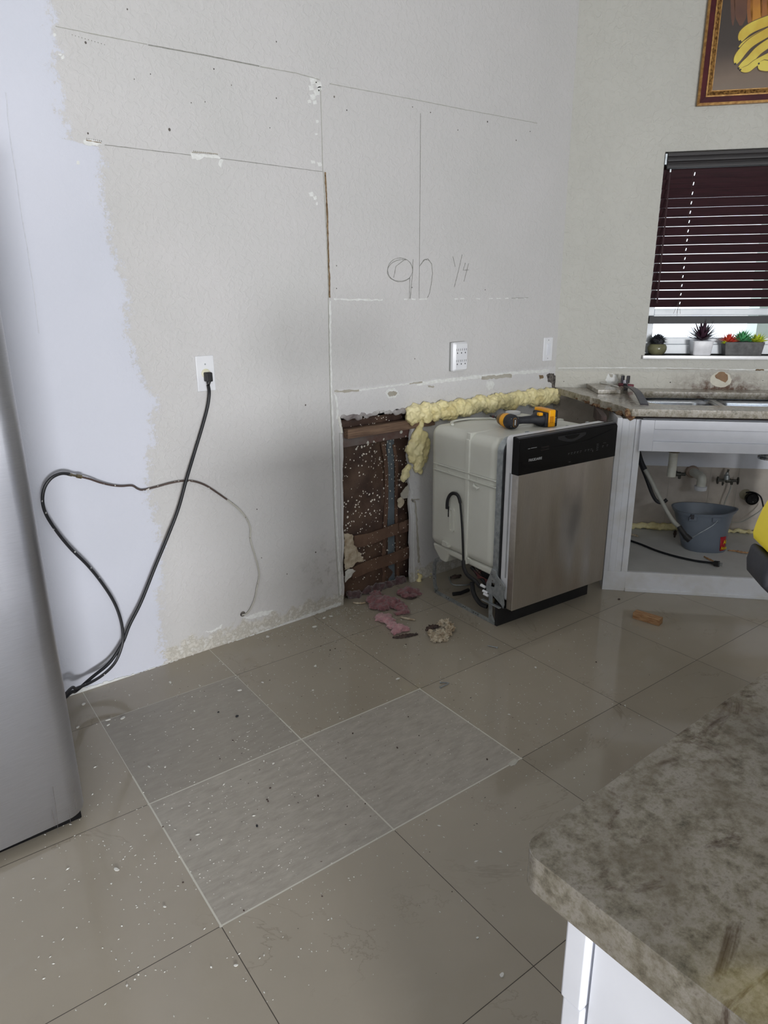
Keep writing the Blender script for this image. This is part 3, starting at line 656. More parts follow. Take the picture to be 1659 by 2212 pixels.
# pink wool showing at the bottom of the cavity
mb=MB()
for i in range(20): c=W1(748+rnd.uniform(0,130),1262+rnd.uniform(0,30),.035); c.z=max(.012,c.z); mb.blob(c,rnd.uniform(.014,.024),.8,3,2,i+50)
tag(mb.build('loose_wool',m_wooldim,center=True,smooth=True,remesh=.006),'dirty dark pink glass wool bunched in bottom of the wall cavity','insulation')
# pencil-thin bare column right of the hole
wline([(888,1080),(897,1085),(900,1130),(903,1180),(905,1215)],'bare_paper',m_taupe,.012,.5,dens=.014,th=.0012)
wline([(890,1060),(893,1120),(893,1200),(895,1270)],'wall_seam',m_seam,.005,.5,dens=.02)
wline([(888,1079),(905,1078)],'crack',m_taupe,.004,.5,dens=.01,th=.004)
# ================================================================== EXPANDING FOAM
def foam(spec,name,label,remesh=.004,M=None):
    mb=MB()
    for i,(c,r,sq) in enumerate(spec): mb.blob(c,r,.42,2.2,3,i*1.3+len(spec),sq)
    return tag(mb.build(name,m_foam,center=True,smooth=True,remesh=remesh),label,'expanding foam')
sp=[]
top=[(886,893),(905,889),(925,888),(950,885),(970,881),(990,878),(1010,875),(1030,872),(1050,869),(1070,866),(1090,864),(1110,861),(1130,858),(1150,856),(1170,855),(1185,853),(1200,853)]
cm=catmull([(a,b,0) for a,b in top],4)
for i,q in enumerate(cm):
    for k in range(3):
        c=W1(q.x+rnd.uniform(-4,4),q.y+(-7,2,11)[k]*(1.0-.25*i/len(cm))+rnd.uniform(-3,3),-.012 if k<2 else -.02)
        sp.append((c+Vector((0,rnd.uniform(-.014,.004),0)),rnd.choice((.012,.016,.019,.026,.029)),(1.1,1.0,.85+.15*k)))
foam(sp,'spray_foam','long bead of yellow expanding foam along wall behind dishwasher')
sp=[]
for px,py,r in ((905,930,.02),(900,944,.028),(914,942,.026),(894,960,.03),(908,962,.032),(921,956,.022),(886,972,.024),(900,980,.034),(917,975,.026),(905,996,.03),(890,990,.022),(915,990,.022),(902,1010,.022),(908,1018,.014),(882,1010,.016),(876,1020,.02),(872,1032,.018),(880,1026,.014),(922,964,.02),(910,918,.015),(908,905,.014)):
    sp.append((W1(px,py,-.014),r,(1,.75,1.15)))
foam(sp,'spray_foam','lumpy column of yellow foam beside the open wall')
sp=[(W1(px,py,-.01),r,(1,1,1)) for px,py,r in ((908,1245,.012),(905,1255,.013),(911,1262,.015),(918,1265,.014),(925,1258,.010),(929,1248,.006),(931,1240,.005),(904,1240,.007),(903,1232,.005))]
foam(sp,'spray_foam','little yellow foam blob on floor at the wall foot',.004)
# ================================================================== WALL FITTINGS
def on_w1(name,x,z,label,cat): return empty(name,(x,0,z),0,label,cat)
# single outlet with the fridge plug in it
o=on_w1('wall_outlet',-2.052,1.122,'white single outlet plate low on wall with black plug in it','outlet')
MB().box((-.036,-.006,-.065),(.036,0,.065)).build('cover_plate',m_white_plastic,o,bevel=.004,segs=3)
MB().lathe([(.0175,0),(.0175,.003),(.015,.004),(0,.004)],24,Matrix.Translation((0,-.006,0))@Matrix.Rotation(PI/2,4,'X')).build('receptacle',pm('yellowed_ring',srgb(206,202,170),srgb(214,212,196),30,.4),o,smooth=True)
MB().lathe([(.003,0),(.0028,.001),(0,.0012)],10,Matrix.Translation((0,-.006,.034))@Matrix.Rotation(PI/2,4,'X')).build('screw',m_galv,o,smooth=True)
# six way adapter
x0,x1=W1(971,760).x+.004,W1(1008,760,-.03).x
o=on_w1('six_outlet_adapter',(x0+x1)/2,1.108,'white six-socket wall adapter on the wall above the foam','outlet')
hw=(x1-x0)/2+.006
MB().box((-hw,-.012,-.068),(hw,0,.068)).build('back_plate',pm('grey_backplate',srgb(150,152,150),srgb(140,142,140),8,.5),o,bevel=.002)
f1=rrect(-hw,-.068,hw,.068,.008); f2=rrect(-hw+.012,-.060,hw-.008,.060,.006)
MB().loft([[(a,-.012,b) for a,b in f1],[(a,-.026,b) for a,b in f1],[(a,-.036,b) for a,b in f2]]).build('housing',m_white_plastic,o,smooth=True,auto=25)
for i,xx in enumerate((-.026,0,.026)):
    for j,zz in enumerate((.026,-.026)):
        s=MB(); s.box((xx-.007,-.0368,zz+.002),(xx-.005,-.0362,zz+.012)).box((xx+.005,-.0368,zz+.002),(xx+.007,-.0362,zz+.012)).box((xx-.0025,-.0368,zz-.011),(xx+.0025,-.0362,zz-.005))
        s.build('socket_slots',m_blackmatte,o)
# light switch
o=on_w1('light_switch',-.078,1.105,'white rocker light switch near the room corner','light switch')
MB().box((-.040,-.006,-.062),(.034,0,.062)).build('cover_plate',m_white_plastic,o,bevel=.003,segs=3)
MB().box((-.018,-.0085,-.033),(.014,-.006,.033)).build('switch_frame',m_white_plastic,o,bevel=.001)
MB().add([(-.014,-.0088,-.030),(.010,-.0088,-.030),(.010,-.0125,.030),(-.014,-.0125,.030),(-.014,-.006,-.030),(.010,-.006,-.030),(.010,-.006,.030),(-.014,-.006,.030)],[(0,1,2,3),(4,7,6,5),(0,3,7,4),(1,5,6,2),(0,4,5,1),(3,2,6,7)]).build('rocker',m_white,o,bevel=.001)
for zz in (.048,-.048): MB().lathe([(.003,0),(.0028,.001),(0,.0012)],10,Matrix.Translation((-.003,-.006,zz))@Matrix.Rotation(PI/2,4,'X')).build('screw',m_galv,o,smooth=True)
# power cord of the fridge
cord=empty('power_cord',(W1(447,812).x,-.03,W1(447,812).z),0,'thick black fridge power cord plugged into the single outlet','power cord')
def rel(o,p): return Vector(p)-o.location
ys=[(450,832,-.028),(452,850,-.022),(448,880,-.02),(436,925,-.02),(420,978,-.022),(403,1035,-.03),(385,1100,-.03),(362,1160,-.035),(335,1225,-.035),(305,1300,-.04),(280,1350,-.045),(264,1390,-.05),(236,1432,-.06),(200,1462,-.075),(165,1492,-.11),(140,1508,-.17)]
pts=[rel(cord,W1(a,b,y)) for a,b,y in ys]+[rel(cord,(-2.95,-.30,.012)),rel(cord,(-3.1,-.30,.012))]
MB().tube(catmull(pts,6),.0062,8,flat=1.0).build('cord',m_rubber,cord,smooth=True)
q=rel(cord,W1(447,812,-.010))
MB().box((q.x-.013,-.004,q.z-.020),(q.x+.013,.022,q.z+.014)).build('plug',m_blackmatte,cord,bevel=.004,segs=3)
MB().tube([(q.x,.004,q.z-.016),(pts[0].x,pts[0].y,pts[0].z+.003)],[.008,.0065],10).build('strain_relief',m_blackmatte,cord,smooth=True)
# water line: black tubing, steel coupling, tarnished copper going into the wall
wl=empty('water_line',W1(150,1023,-.05),0,'spattered black and copper fridge water line looping on the left wall','water line')
ys=[(150,1024,-.05),(132,1023,-.055),(112,1032,-.06),(97,1052,-.06),(92,1080,-.058),(99,1110,-.055),(122,1147,-.05),(152,1184,-.045),(190,1222,-.04),(222,1262,-.04),(247,1302,-.045),(261,1340,-.05),(266,1375,-.055),(262,1400,-.06),(248,1432,-.07),(222,1458,-.085),(192,1476,-.10),(165,1487,-.12),(142,1499,-.17)]
pts=[rel(wl,W1(a,b,y)) for a,b,y in ys]+[rel(wl,(-2.95,-.34,.014)),rel(wl,(-3.1,-.34,.012))]
MB().tube(catmull(pts,6),.0055,8).build('black_tubing',m_cordspeck,wl,smooth=True)
a=rel(wl,W1(146,1024,-.05)); b=rel(wl,W1(176,1030,-.048)); d=b-a
MB().tube([a,a+d*.3,a+d*.32,a+d*.62,a+d*.64,a+d],[.006,.006,.0045,.0045,.0075,.0075],6).build('coupling',m_brass,wl,smooth=True,auto=25)
ys=[(175,1030,-.048),(195,1035,-.04),(215,1042,-.03),(240,1048,-.02),(262,1050,-.014),(285,1049,-.012),(298,1056,-.012),(310,1058,-.012),(340,1051,-.012),(370,1043,-.014),(395,1039,-.012),(420,1040,-.012),(445,1049,-.012),(470,1065,-.012),(490,1079,-.010)]
MB().tube(catmull([rel(wl,W1(a,b,y)) for a,b,y in ys],5),.0036,7).build('copper_tube',m_coppersp,wl,smooth=True)
ys=[(490,1079,-.010),(512,1096,-.010),(530,1116,-.010),(541,1140,-.010),(541,1165,-.010),(549,1195,-.010),(557,1222,-.012),(560,1245,-.012),(555,1270,-.012),(551,1292,-.012),(543,1312,-.012),(534,1325,-.010),(524,1328,-.004),(522,1328,.012)]
MB().tube(catmull([rel(wl,W1(a,b,y)) for a,b,y in ys],5),.0036,7).build('painted_tube',m_copperwh,wl,smooth=True)
hp=W1(524,1326); MB().lathe([(.0,.0),(.010,.0),(.012,.0015),(.0,.002)],14,Matrix.Translation((hp.x,-.0002,hp.z))@Matrix.Rotation(PI/2,4,'X')).build('pipe_hole',m_moldy,wall_left)
# ================================================================== DISHWASHER
DO=Vector((-1.065,-.606,0)); DA=-math.atan2(.041,.594)
dw=empty('dishwasher',DO,DA,'pulled-out dishwasher with white tub side and steel door','dishwasher')
DM=Matrix.Translation(DO)@Matrix.Rotation(DA,4,'Z'); DMI=DM.inverted()
def dloc(P): return DMI@Vector(P)
def dside(px,py,x=0.0):
    n=DM.to_3x3()@Vector((1,0,0)); return dloc(PL(px,py,DM@Vector((x,0,0)),n))
def dfront(px,py,y=-.085):
    n=DM.to_3x3()@Vector((0,1,0)); return dloc(PL(px,py,DM@Vector((0,y,0)),n))
def cr(a,b): return (880+a/3.456,820+b/3.456)
# tub: rounded box with a narrower skirt and a rear foot
tub=MB().box((0,.035,.245),(.588,.492,.826)).build('tub',m_plastic,dw,bevel=.045,segs=6)
MB().plate([(.028,.250),(.475,.250),(.462,.222),(.418,.178),(.372,.176),(.352,.222),(.040,.216)],[],.012,.575,axis='x').build('tub_skirt',m_plastic,dw,bevel=.010,segs=3)
MB().box((-.006,.205,.225),(.02,.232,.800)).box((.0,.205,.79),(.58,.232,.8285)).build('tub_rib',m_plastic,dw,bevel=.005,segs=3)
# two moulded ledges round the tub side
mb=MB()
for z in (.652,.624): mb.box((-.008,.036,z-.0025),(.006,.452,z+.0025))
for y in (.15,.345,.43): mb.box((-.003,y,.627),(.005,y+.003,.650))
mb.build('moulded_ledge',m_plastic,dw,bevel=.0015)
MB().box((-.0015,.050,.650),(.0,.448,.6545)).build('ledge_grime',pm('aged_plastic',srgb(190,172,150),srgb(206,200,188),30,.5),dw)
mb=MB(); mb.plate(rrect(.298,.352,.330,.468,.012),[rrect(.304,.360,.324,.458,.008)],-.008,.004,axis='x'); mb.build('hose_hook',m_plastic,dw,bevel=.002)
mb=MB(); mb.box((-.010,.338,.268),(.004,.378,.292)); mb.box((-.014,.325,.272),(.004,.338,.284)); mb.build('side_clip',m_plastic,dw,bevel=.002)
mb=MB(); mb2=MB(); mb.tube([(0,.175,.612),(-.010,.165,.604),(-.008,.145,.598),(0,.14,.602)],[.004,.006,.006,.003],8); mb2.tube([(0,.205,.262),(-.005,.195,.260),(0,.18,.258)],[.003,.004,.002],8); mb.build('side_lug',m_plastic,dw,smooth=True); mb2.build('side_lug',m_plastic,dw,smooth=True)
# metal frame hoop round the front of the tub
prof=[(-.001,.23),(-.001,.765)]+[(.060-.061*math.cos(a),.765+.067*math.sin(a)) for a in [math.radians(15*k) for k in range(1,7)]]
def hoop(y0,y1,th,name,mat,off=0.0):
    L=[(-.001+off,.225)]+[(.055+off-.056*math.cos(math.radians(15*k)),.775+(.060-off)*math.sin(math.radians(15*k))) for k in range(0,7)]
    R_=[(.588-x,z) for x,z in reversed(L)]
    o=L+R_; inner=[(x+(th if x<.29 else -th),z-(th if z>.8 else 0)) for x,z in o]
    rings=[]
    for (a,b),(c,d) in zip(o,inner): rings.append([(a,y0,b),(a,y1,b),(c,y1,d),(c,y0,d)])
    return MB().loft(rings).build(name,mat,dw,smooth=True,auto=30)
hoop(.004,.036,.010,'tub_frame',m_galv)
hoop(-.002,.003,.012,'door_gasket',m_blackmatte,.003)
for k,(y,z) in enumerate(((.02,.600),(.02,.43))):
    MB().lathe([(.0035,0),(.003,.001),(0,.0012)],8,Matrix.Translation((-.0012,y,z))@Matrix.Rotation(-PI/2,4,'Y')).build('frame_screw',m_chrome,dw,smooth=True)
# door
door=MB().plate(rrect(.010,.13,.584,.850,.02),[],-.052,-.003).build('inner_door',m_white_plastic,dw,bevel=.004)
MB().box((.007,-.035,.24),(.011,-.030,.70)).build('door_edge_strip',pm('grey_edge_strip',srgb(168,170,172),srgb(160,162,164),8,.4),dw)
pan=MB().box((.003,-.085,.105),(.589,-.050,.703)).build('steel_door_panel',m_steel,dw,bevel=.0025,segs=3)
# black control panel: slanted top, grip recess, vent, prints
cp_=MB(); x0,x1=-.002,.594
sec=[(-.088,.700),(-.048,.700),(-.048,.852),(-.056,.856),(-.082,.846),(-.088,.838)]
cp_.plate(sec,[],x0,x1,axis='x')
cpo=cp_.build('control_panel',m_black,dw,bevel=.003,segs=3)
MB().box((x0+.004,-.0875+.008,.846),(x1-.004,-.056,.8535),Matrix.Rotation(0,4,'X')).build('panel_top_strip',pm('dark_grey_top',srgb(58,58,62),srgb(50,50,54),20,.35),dw,bevel=.002)
g=MB(); A=[(.215+.17*t,.824-.020*math.sin(PI*t)) for t in [k/14 for k in range(15)]]
g.plate(A+[(.385,.834),(.215,.834)],[],-.0895,-.084); g.build('grip_recess',m_blackmatte,dw)
g=MB(); B=[(.255+.09*t,.832-.016*math.sin(PI*t)**.5) for t in [k/10 for k in range(11)]]; g.plate(B,[],-.092,-.088); g.build('latch_grip',m_black,dw,bevel=.001)
g=MB()
for k in range(3): g.box((.120,-.0892,.800-.006*k),(.165,-.086,.8025-.006*k))
g.build('vent_slots',m_dark,dw)
g=MB().tube([(.03,-.0885,.806),(.10,-.0890,.796),(.24,-.0892,.792),(.40,-.0892,.797),(.56,-.0885,.826)],.0011,6); g.build('panel_crease',m_black,dw)
text('brand_lettering','FRIGIDAIRE',.0150,dw,(.052,-.0884,.752),(PI/2,0,0),m_letter)
class MK:
    def box(s,a,b): MB().box(a,b).build('control_marking',m_frost,dw)
    def build(s,*a): pass
g=MK()
for i in range(10):
    xx=.283+.0185*i+(.012 if i>4 else 0)
    if i<8:
        g.box((xx,-.0888,.7545),(xx+.010,-.0880,.7556)); g.box((xx,-.0888,.7495),(xx+.006,-.0880,.7504))
for zz in (.7705,.762,.7535,.745): g.box((.462,-.0888,zz),(.474,-.0880,zz+.0012))
g.box((.438,-.0888,.741),(.440,-.0880,.750))
for xx in (.500,.530): g.box((xx,-.0888,.759),(xx+.009,-.0880,.760)); g.box((xx,-.0888,.754),(xx+.005,-.0880,.755))
g.box((.505,-.0888,.771),(.522,-.0880,.7717)); g.box((.29,-.0888,.716),(.302,-.0880,.7168))
g.build('control_markings',m_frost,dw)
g=MB().box((.045,-.0888,.8045),(.058,-.0880,.8058)).box((.062,-.0888,.8050),(.094,-.0880,.8062)); g.build('badge_print',m_letter,dw)
# toe kick and base rails
tk_=MB().box((.0,-.002,.0),(.594,.012,.112)).box((.002,-.046,.100),(.588,.0,.106)).build('toe_kick',m_blackmatte,dw,bevel=.002)
def rail(x):
    P=[(.012,.010),(.395,.010),(.425,.022),(.440,.050),(.444,.130),(.436,.165),(.415,.185)]
    pts=catmull([(x,a,b) for a,b in P],6); rings=[]
    for i,p in enumerate(pts):
        d=(pts[min(i+1,len(pts)-1)]-pts[max(i-1,0)]).normalized(); nn=Vector((0,-d.z,d.y))
        rings.append([p+nn*.009+Vector((-.001,0,0)),p-nn*.009+Vector((-.001,0,0)),p-nn*.009+Vector((.018,0,0)),p-nn*.006+Vector((.018,0,0)),p-nn*.006+Vector((.0015,0,0)),p+nn*.009+Vector((.0015,0,0))])
    return MB().loft(rings).build('base_rail',m_galv if x<.3 else m_galv,dw,smooth=True,auto=30)
rail(0.0); rail(.565)
for y in (.12,.135,.15,.21,.222,.33,.345): MB().lathe([(.0028,0),(.002,.0008),(0,.0009)],8,Matrix.Translation((-.0012,y,.010))@Matrix.Rotation(-PI/2,4,'Y')).build('rail_hole',m_dark,dw)
for z in (.075,.098): MB().lathe([(.003,0),(.002,.0008),(0,.0009)],8,Matrix.Translation((-.0012,.442,z))@Matrix.Rotation(-PI/2,4,'Y')).build('rail_hole',m_dark,dw)
# front leg bracket with its flag shaped arms
g=MB()
g.plate([(.018,.262),(.040,.262),(.052,.225),(.070,.185),(.070,.150),(.052,.140),(.048,.020),(.020,.010),(.008,.020),(.026,.048),(.028,.140),(-.030,.112),(-.040,.100),(-.047,.122),(-.038,.170),(-.046,.206),(.0,.238)],[[(.020,.180),(.040,.178),(.038,.196),(.018,.198)]],-.004,-.001,axis='x')
g.box((-.018,-.030,.100),(-.003,.085,.104)).box((-.010,.006,.225),(-.003,.030,.262))
g.build('leg_bracket',m_galv,dw,bevel=.0012)
for y,z in ((.035,.235),(-.020,.205),(.030,.208),(.032,.040)): MB().lathe([(.0035,0),(.003,.001),(0,.0012)],8,Matrix.Translation((-.0042,y,z))@Matrix.Rotation(-PI/2,4,'Y')).build('bracket_rivet',m_chrome,dw,smooth=True)
for i,(y,z) in enumerate(((.085,.162),(.070,.140),(.064,.128))):
    MB().tube([(-.010,y+.012,z+.004),(-.006,y-.012,z)],[.0068,.006],10).build('white_connector',m_white_plastic,dw,smooth=True)
# drain hose running down the side, plus the dark works under the tub
hz=[(.341,.458),(.338,.498),(.322,.527),(.300,.541),(.272,.541),(.255,.522),(.244,.480),(.232,.400),(.224,.320),(.217,.240),(.205,.208),(.180,.186),(.150,.162),(.115,.148),(.085,.142)]
pts=[(-.012-.004*(i>9)+.02*(i>11)+.03*(i>13),a,b) for i,(a,b) in enumerate(hz)]
rs=[]
cmp_=catmull(pts,8)
for i in range(len(cmp_)): rs.append(.0078 if i<44 else (.0055 if i<72 else .0095))
MB().tube(cmp_,rs,10,flat=.8).build('drain_hose',m_blackmatte,dw,smooth=True)
MB().box((-.010,.333,.420),(-.006,.336,.470)).build('hose_strap',m_rubber,dw)
g=MB(); r2=random.Random(4)
for i in range(9): g.blob((.10+r2.uniform(-.03,.2),.08+r2.uniform(0,.16),.12+r2.uniform(-.05,.07)),r2.uniform(.025,.05),.3,2,2,i)
g.build('pump_motor',m_blackmatte,dw,smooth=True)
g=MB()
for i in range(3):
    P=[(.03+r2.uniform(-.01,.03),.20-.045*k+r2.uniform(-.01,.01),.20-.022*k+.01*math.sin(k*2+i)) for k in range(6)]
    P=catmull(P,4); g.tube(P,.0075 if i<2 else .006,7)
g.tube(catmull([(.02,.19,.14),(.015,.17,.09),(.02,.13,.055),(.03,.095,.05)],5),.010,8)
g.build('under_tub_hoses',m_blackmatte,dw,smooth=True)
g=MB()
for i in range(4):
    P=catmull([(.012+.01*i,.17-.006*i,.205),(.006,.14,.198-.006*i),(.010,.10,.192),(.02,.06+.01*i,.185-.01*i)],5); g.tube(P,.0016,5)
g.build('red_wires',pm('red_wire',srgb(104,54,54),srgb(84,40,42),10,.5),dw,smooth=True)
MB().lathe([(.0,.06),(.014,.06),(.016,.07),(.016,.10),(.0,.10)],14,Matrix.Translation((.05,.075,0))).build('brass_inlet',m_brass,dw,smooth=True)
# mounting tabs on the top edge
for x in (.09,.46):
    g=MB(); g.box((x,-.012,.8375),(x+.11,.010,.8395)); g.box((x+.03,-.004,.8395),(x+.045,.006,.853)); g.box((x+.06,.006,.8395),(x+.062,.010,.846)); g.build('mounting_tab',m_galv,dw,bevel=.0006)
# white lid and a folded strip lying at the back of the top
c=FL(1108,893,.8285); lid=MB().lathe([(.0,0),(.036,0),(.037,.010),(.034,.0115),(.031,.010),(.0,.010)],32,Matrix.Translation((c.x,c.y,.8270)))
tag(lid.build('jar_lid',m_white_plastic,center=True,smooth=True),'white round lid lying on the dishwasher top behind the driver','lid')
c1=dloc(FL(1010,903,.8285)); sp_=MB()
sp_.tube(catmull([DM@Vector((.06,.40,.830)),DM@Vector((.10,.445,.834)),DM@Vector((.20,.455,.834)),DM@Vector((.30,.41,.832)),DM@Vector((.33,.37,.830))],8),.008,8,flat=.5)
tag(sp_.build('plastic_strip',m_plastic,center=True,smooth=True),'bowed pale plastic strip lying at the back of the dishwasher top','strip')
# ================================================================== IMPACT DRIVER on the dishwasher
dp=DM@Vector((.205,.168,.8270)); drv=empty('impact_driver',dp,DA+math.radians(-10),'yellow and black impact driver lying on top of the dishwasher','power tool')
HZ=.033  # axis height above the top
def ax(y): return Matrix.Translation((0,y,HZ))@Matrix.Rotation(-PI/2,4,'X')
MB().lathe([(.0,-.020),(.024,-.019),(.030,-.012),(.0325,.0),(.0325,.022),(.031,.026)],28,ax(0)).build('motor_cap',m_navy,drv,smooth=True)
MB().lathe([(.031,.024),(.0315,.030),(.031,.052),(.029,.060)],28,ax(0)).build('yellow_shell',m_yellow,drv,smooth=True)
MB().lathe([(.029,.058),(.030,.064),(.026,.085),(.019,.098),(.012,.102),(.0,.102)],28,ax(0)).build('gear_case',pm('bronze_gear_case',srgb(150,116,70),srgb(110,86,56),20,.35,metal=.5),drv,smooth=True)
MB().lathe([(.0,.10),(.010,.10),(.010,.118),(.006,.120),(.0045,.124),(.0045,.150),(.006,.151),(.0055,.175),(.0,.176)],16,ax(0)).build('bit_holder',m_blackmatte,drv,smooth=True,auto=25)
MB().lathe([(.0047,.145),(.0062,.146),(.0062,.151),(.0047,.152)],12,ax(0)).build('bit_collar',m_redclamp,drv,smooth=True)
# badge on the rear of the motor cap
MB().loft([[(a,-.0215,b+HZ) for a,b in rrect(-.008,-.020,.008,.020,.007)],[(a,-.0185,b+HZ) for a,b in rrect(-.009,-.021,.009,.021,.008)]]).build('rear_badge',m_goldline,drv,smooth=True)
MB().loft([[(a,-.0222,b+HZ) for a,b in rrect(-.0062,-.018,.0062,.018,.006)],[(a,-.0212,b+HZ) for a,b in rrect(-.0062,-.018,.0062,.018,.006)]]).build('badge_face',m_blackmatte,drv)
MB().box((-.0022,-.0228,HZ-.012),(.0022,-.0220,HZ+.012)).build('badge_mark',m_letter,drv)
for a in range(4):
    an=math.radians(45+90*a); MB().lathe([(.0022,0),(.002,.001),(0,.0012)],8,Matrix.Translation((.0245*math.cos(an),-.0175,HZ+.0245*math.sin(an)))@Matrix.Rotation(PI/2,4,'X')).build('cap_screw',m_galv,drv,smooth=True)
rings=[]
for x,wy,wz,cy in ((.018,.042,.040,.024),(.040,.036,.034,.020),(.060,.033,.031,.016),(.085,.036,.034,.012),(.108,.038,.036,.010),(.122,.050,.044,.008),(.140,.078,.056,.012),(.156,.092,.060,.016)):
    rings.append([(x,cy+a,HZ+b) for a,b in rrect(-wy/2,-wz/2,wy/2,wz/2,min(wy,wz)*.42)])
MB().loft(rings).build('handle',m_navy,drv,smooth=True,auto=50)
MB().box((.028,.038,HZ-.009),(.046,.054,HZ+.009)).build('trigger',m_blackmatte,drv,bevel=.004)
for x,wy,wz,cy in ((.026,.042,.0395,.022),(.112,.041,.038,.010)):
    MB().loft([[(x,cy+a,HZ+b) for a,b in rrect(-wy/2,-wz/2,wy/2,wz/2,.015)],[(x+.0016,cy+a,HZ+b) for a,b in rrect(-wy/2,-wz/2,wy/2,wz/2,.015)]]).build('gold_pinline',m_goldline,drv,smooth=True)
MB().box((.152,-.034,HZ-.032),(.172,.066,HZ+.032)).build('battery_foot',m_navy,drv,bevel=.006,segs=3)
bt=MB().box((.166,-.040,HZ-.0325),(.202,.074,HZ+.044)).build('battery',m_yellow,drv,bevel=.006,segs=3)
MB().box((.200,-.036,HZ-.0325),(.216,.070,HZ+.040)).build('battery_base',m_blackmatte,drv,bevel=.005,segs=3)
MB().box((.170,-.0415,HZ-.014),(.190,-.0395,HZ+.016)).build('battery_label',pm('amber_label',srgb(214,140,10),srgb(200,128,8),10,.4),drv,bevel=.0005)
for k in range(4): MB().box((.199,-.038,HZ-.014+.007*k),(.206,-.0355,HZ-.011+.007*k)).build('battery_rib',m_galv,drv)
MB().box((.120,-.030,HZ+.020),(.140,-.010,HZ+.034)).build('belt_hook_block',m_yellow,drv,bevel=.003)
g=MB(); g.tube(catmull([DM@Vector((.345,.060,.832)),DM@Vector((.37,.045,.832)),DM@Vector((.40,.040,.833)),DM@Vector((.42,.030,.832))],6),.0028,6)
g.tube(catmull([DM@Vector((.405,.035,.834)),DM@Vector((.42,.050,.836)),DM@Vector((.435,.035,.834))],6),.003,6)
tag(g.build('metal_clip',m_galv,center=True,smooth=True),'small steel clip lying on dishwasher top below the battery','clip')
# ================================================================== SINK COUNTER, SINK, CABINET (window wall frame)
CZ=.895
left=[(.004,-.004)]
for k in range(1,26):
    t=k/26; j=rnd.uniform(-.006,.006)+(.010*math.sin(k*1.7) if k>9 else 0); left.append((.004+.296*t+j,-.004-.726*t+rnd.uniform(-.003,.003)))
left.append((.303,-.735))
SH=rrect(.405,-.592,1.22,-.128,.11,6)
ct=empty('sink_countertop',(0,0,0),RZ2,'granite sink countertop with broken left edge under the window','countertop')
outl=left+[(2.1,-.735),(2.1,-.004)]
MB().plate(outl,[SH],CZ-.034,CZ,axis='z').build('granite_slab',m_granite,ct,bevel=.002)
# crumbling substrate under the broken edge
g=MB()
for k in range(60):
    t=.30+.70*k/59; x=.004+.296*t; y=-.004-.726*t
    g.blob((x+rnd.uniform(.002,.010),y+rnd.uniform(-.006,.006),CZ-.024-.012*t+rnd.uniform(-.006,.004)),rnd.uniform(.006,.011)*(.7+.6*t),.6,2.4,2,k,(1,1.1,.75))
for k in range(14): g.blob((.292+rnd.uniform(-.01,.022),-.72+rnd.uniform(-.012,.016),CZ-.030+rnd.uniform(-.018,.020)),rnd.uniform(.008,.014),.6,2.4,2,k+80)
g.build('crumbled_edge',m_dirtyrim,ct,smooth=True,remesh=.0035)
MB().box((.34,-.728,CZ-.041),(2.1,-.70,CZ-.0345)).build('dark_shim',m_dark,ct)
MB().box((.175,-.70,.800),(.200,-.40,.855)).build('support_brace',m_kraftscrap,ct)
# double bowl sink
sk=empty('kitchen_sink',(0,0,0),RZ2,'stainless double bowl sink set under the granite','sink')
def bowl(x0,y0,x1,y1,name):
    zs=((CZ-.036,0),(CZ-.06,.004),(CZ-.17,.012),(CZ-.19,.022),(CZ-.198,.045)); R=[]
    for z,ins in zs: R.append([(a,b,z) for a,b in rrect(x0+ins,y0+ins,x1-ins,y1-ins,.075,6)])
    return MB().loft(R,(False,True)).build(name,m_steel_bowl,sk,smooth=True,solid=.0015,auto=50)
bowl(.395,-.60,.775,-.122,'sink_bowl'); bowl(.800,-.60,1.23,-.122,'sink_bowl')
MB().plate(rrect(.37,-.625,1.255,-.100,.09,6),[rrect(.396,-.599,.774,-.123,.075,6),rrect(.801,-.599,1.229,-.123,.075,6)],CZ-.038,CZ-.0355,axis='z').build('sink_flange',m_steel_bowl,sk)
MB().tube(catmull([(.787,-.150,CZ-.056),(.787,-.25,CZ-.050),(.787,-.48,CZ-.050),(.787,-.595,CZ-.056)],8),.009,8).build('bowl_divider',m_steel_bowl,sk,smooth=True)
dn=MB().lathe([(.0,CZ-.205),(.045,CZ-.205),(.045,CZ-.215),(.052,CZ-.216),(.052,CZ-.222),(.0,CZ-.224)],24,Matrix.Translation((W2(1456,985,.40).x,-.40,0))).build('strainer_flange',m_blackmatte,sk,smooth=True)
# cabinet
CO=.715
cb=empty('sink_cabinet',(0,0,0),RZ2,'white sink base cabinet standing open without doors','cabinet')
g=MB(); g.box((.246,-CO,.0),(.268,-CO+.30,.850)); g.build('side_return',m_whitedirt,cb,bevel=.0015)
g=MB(); g.box((.268,-CO-.001,.100),(.300,-CO+.02,.846)); g.box((.300,-CO+.004,.100),(.328,-CO+.02,.846)); g.box((.328,-CO-.001,.100),(.357,-CO+.02,.846)); g.build('face_stile',m_whitedirt,cb,bevel=.002)
MB().box((1.16,-CO,.10),(1.26,-CO+.02,.846)).build('face_stile',m_whitedirt,cb,bevel=.002)
ff=MB(); ff.box((.346,-CO-.020,.703),(.405,-CO-.001,.846)); ff.box((1.12,-CO-.020,.703),(1.20,-CO-.001,.846)); ff.box((.405,-CO-.020,.805),(1.12,-CO-.001,.846)); ff.box((.405,-CO-.020,.703),(1.12,-CO-.001,.748)); ff.box((.405,-CO-.010,.748),(1.12,-CO-.001,.805))
ff.build('false_drawer_front',m_white,cb,bevel=.002)
MB().box((.352,-CO,.0),(1.26,-CO+.018,.100)).box((.352,-CO-.008,.0),(1.26,-CO,.016)).build('toe_board',m_whitedirt,cb,bevel=.0015)
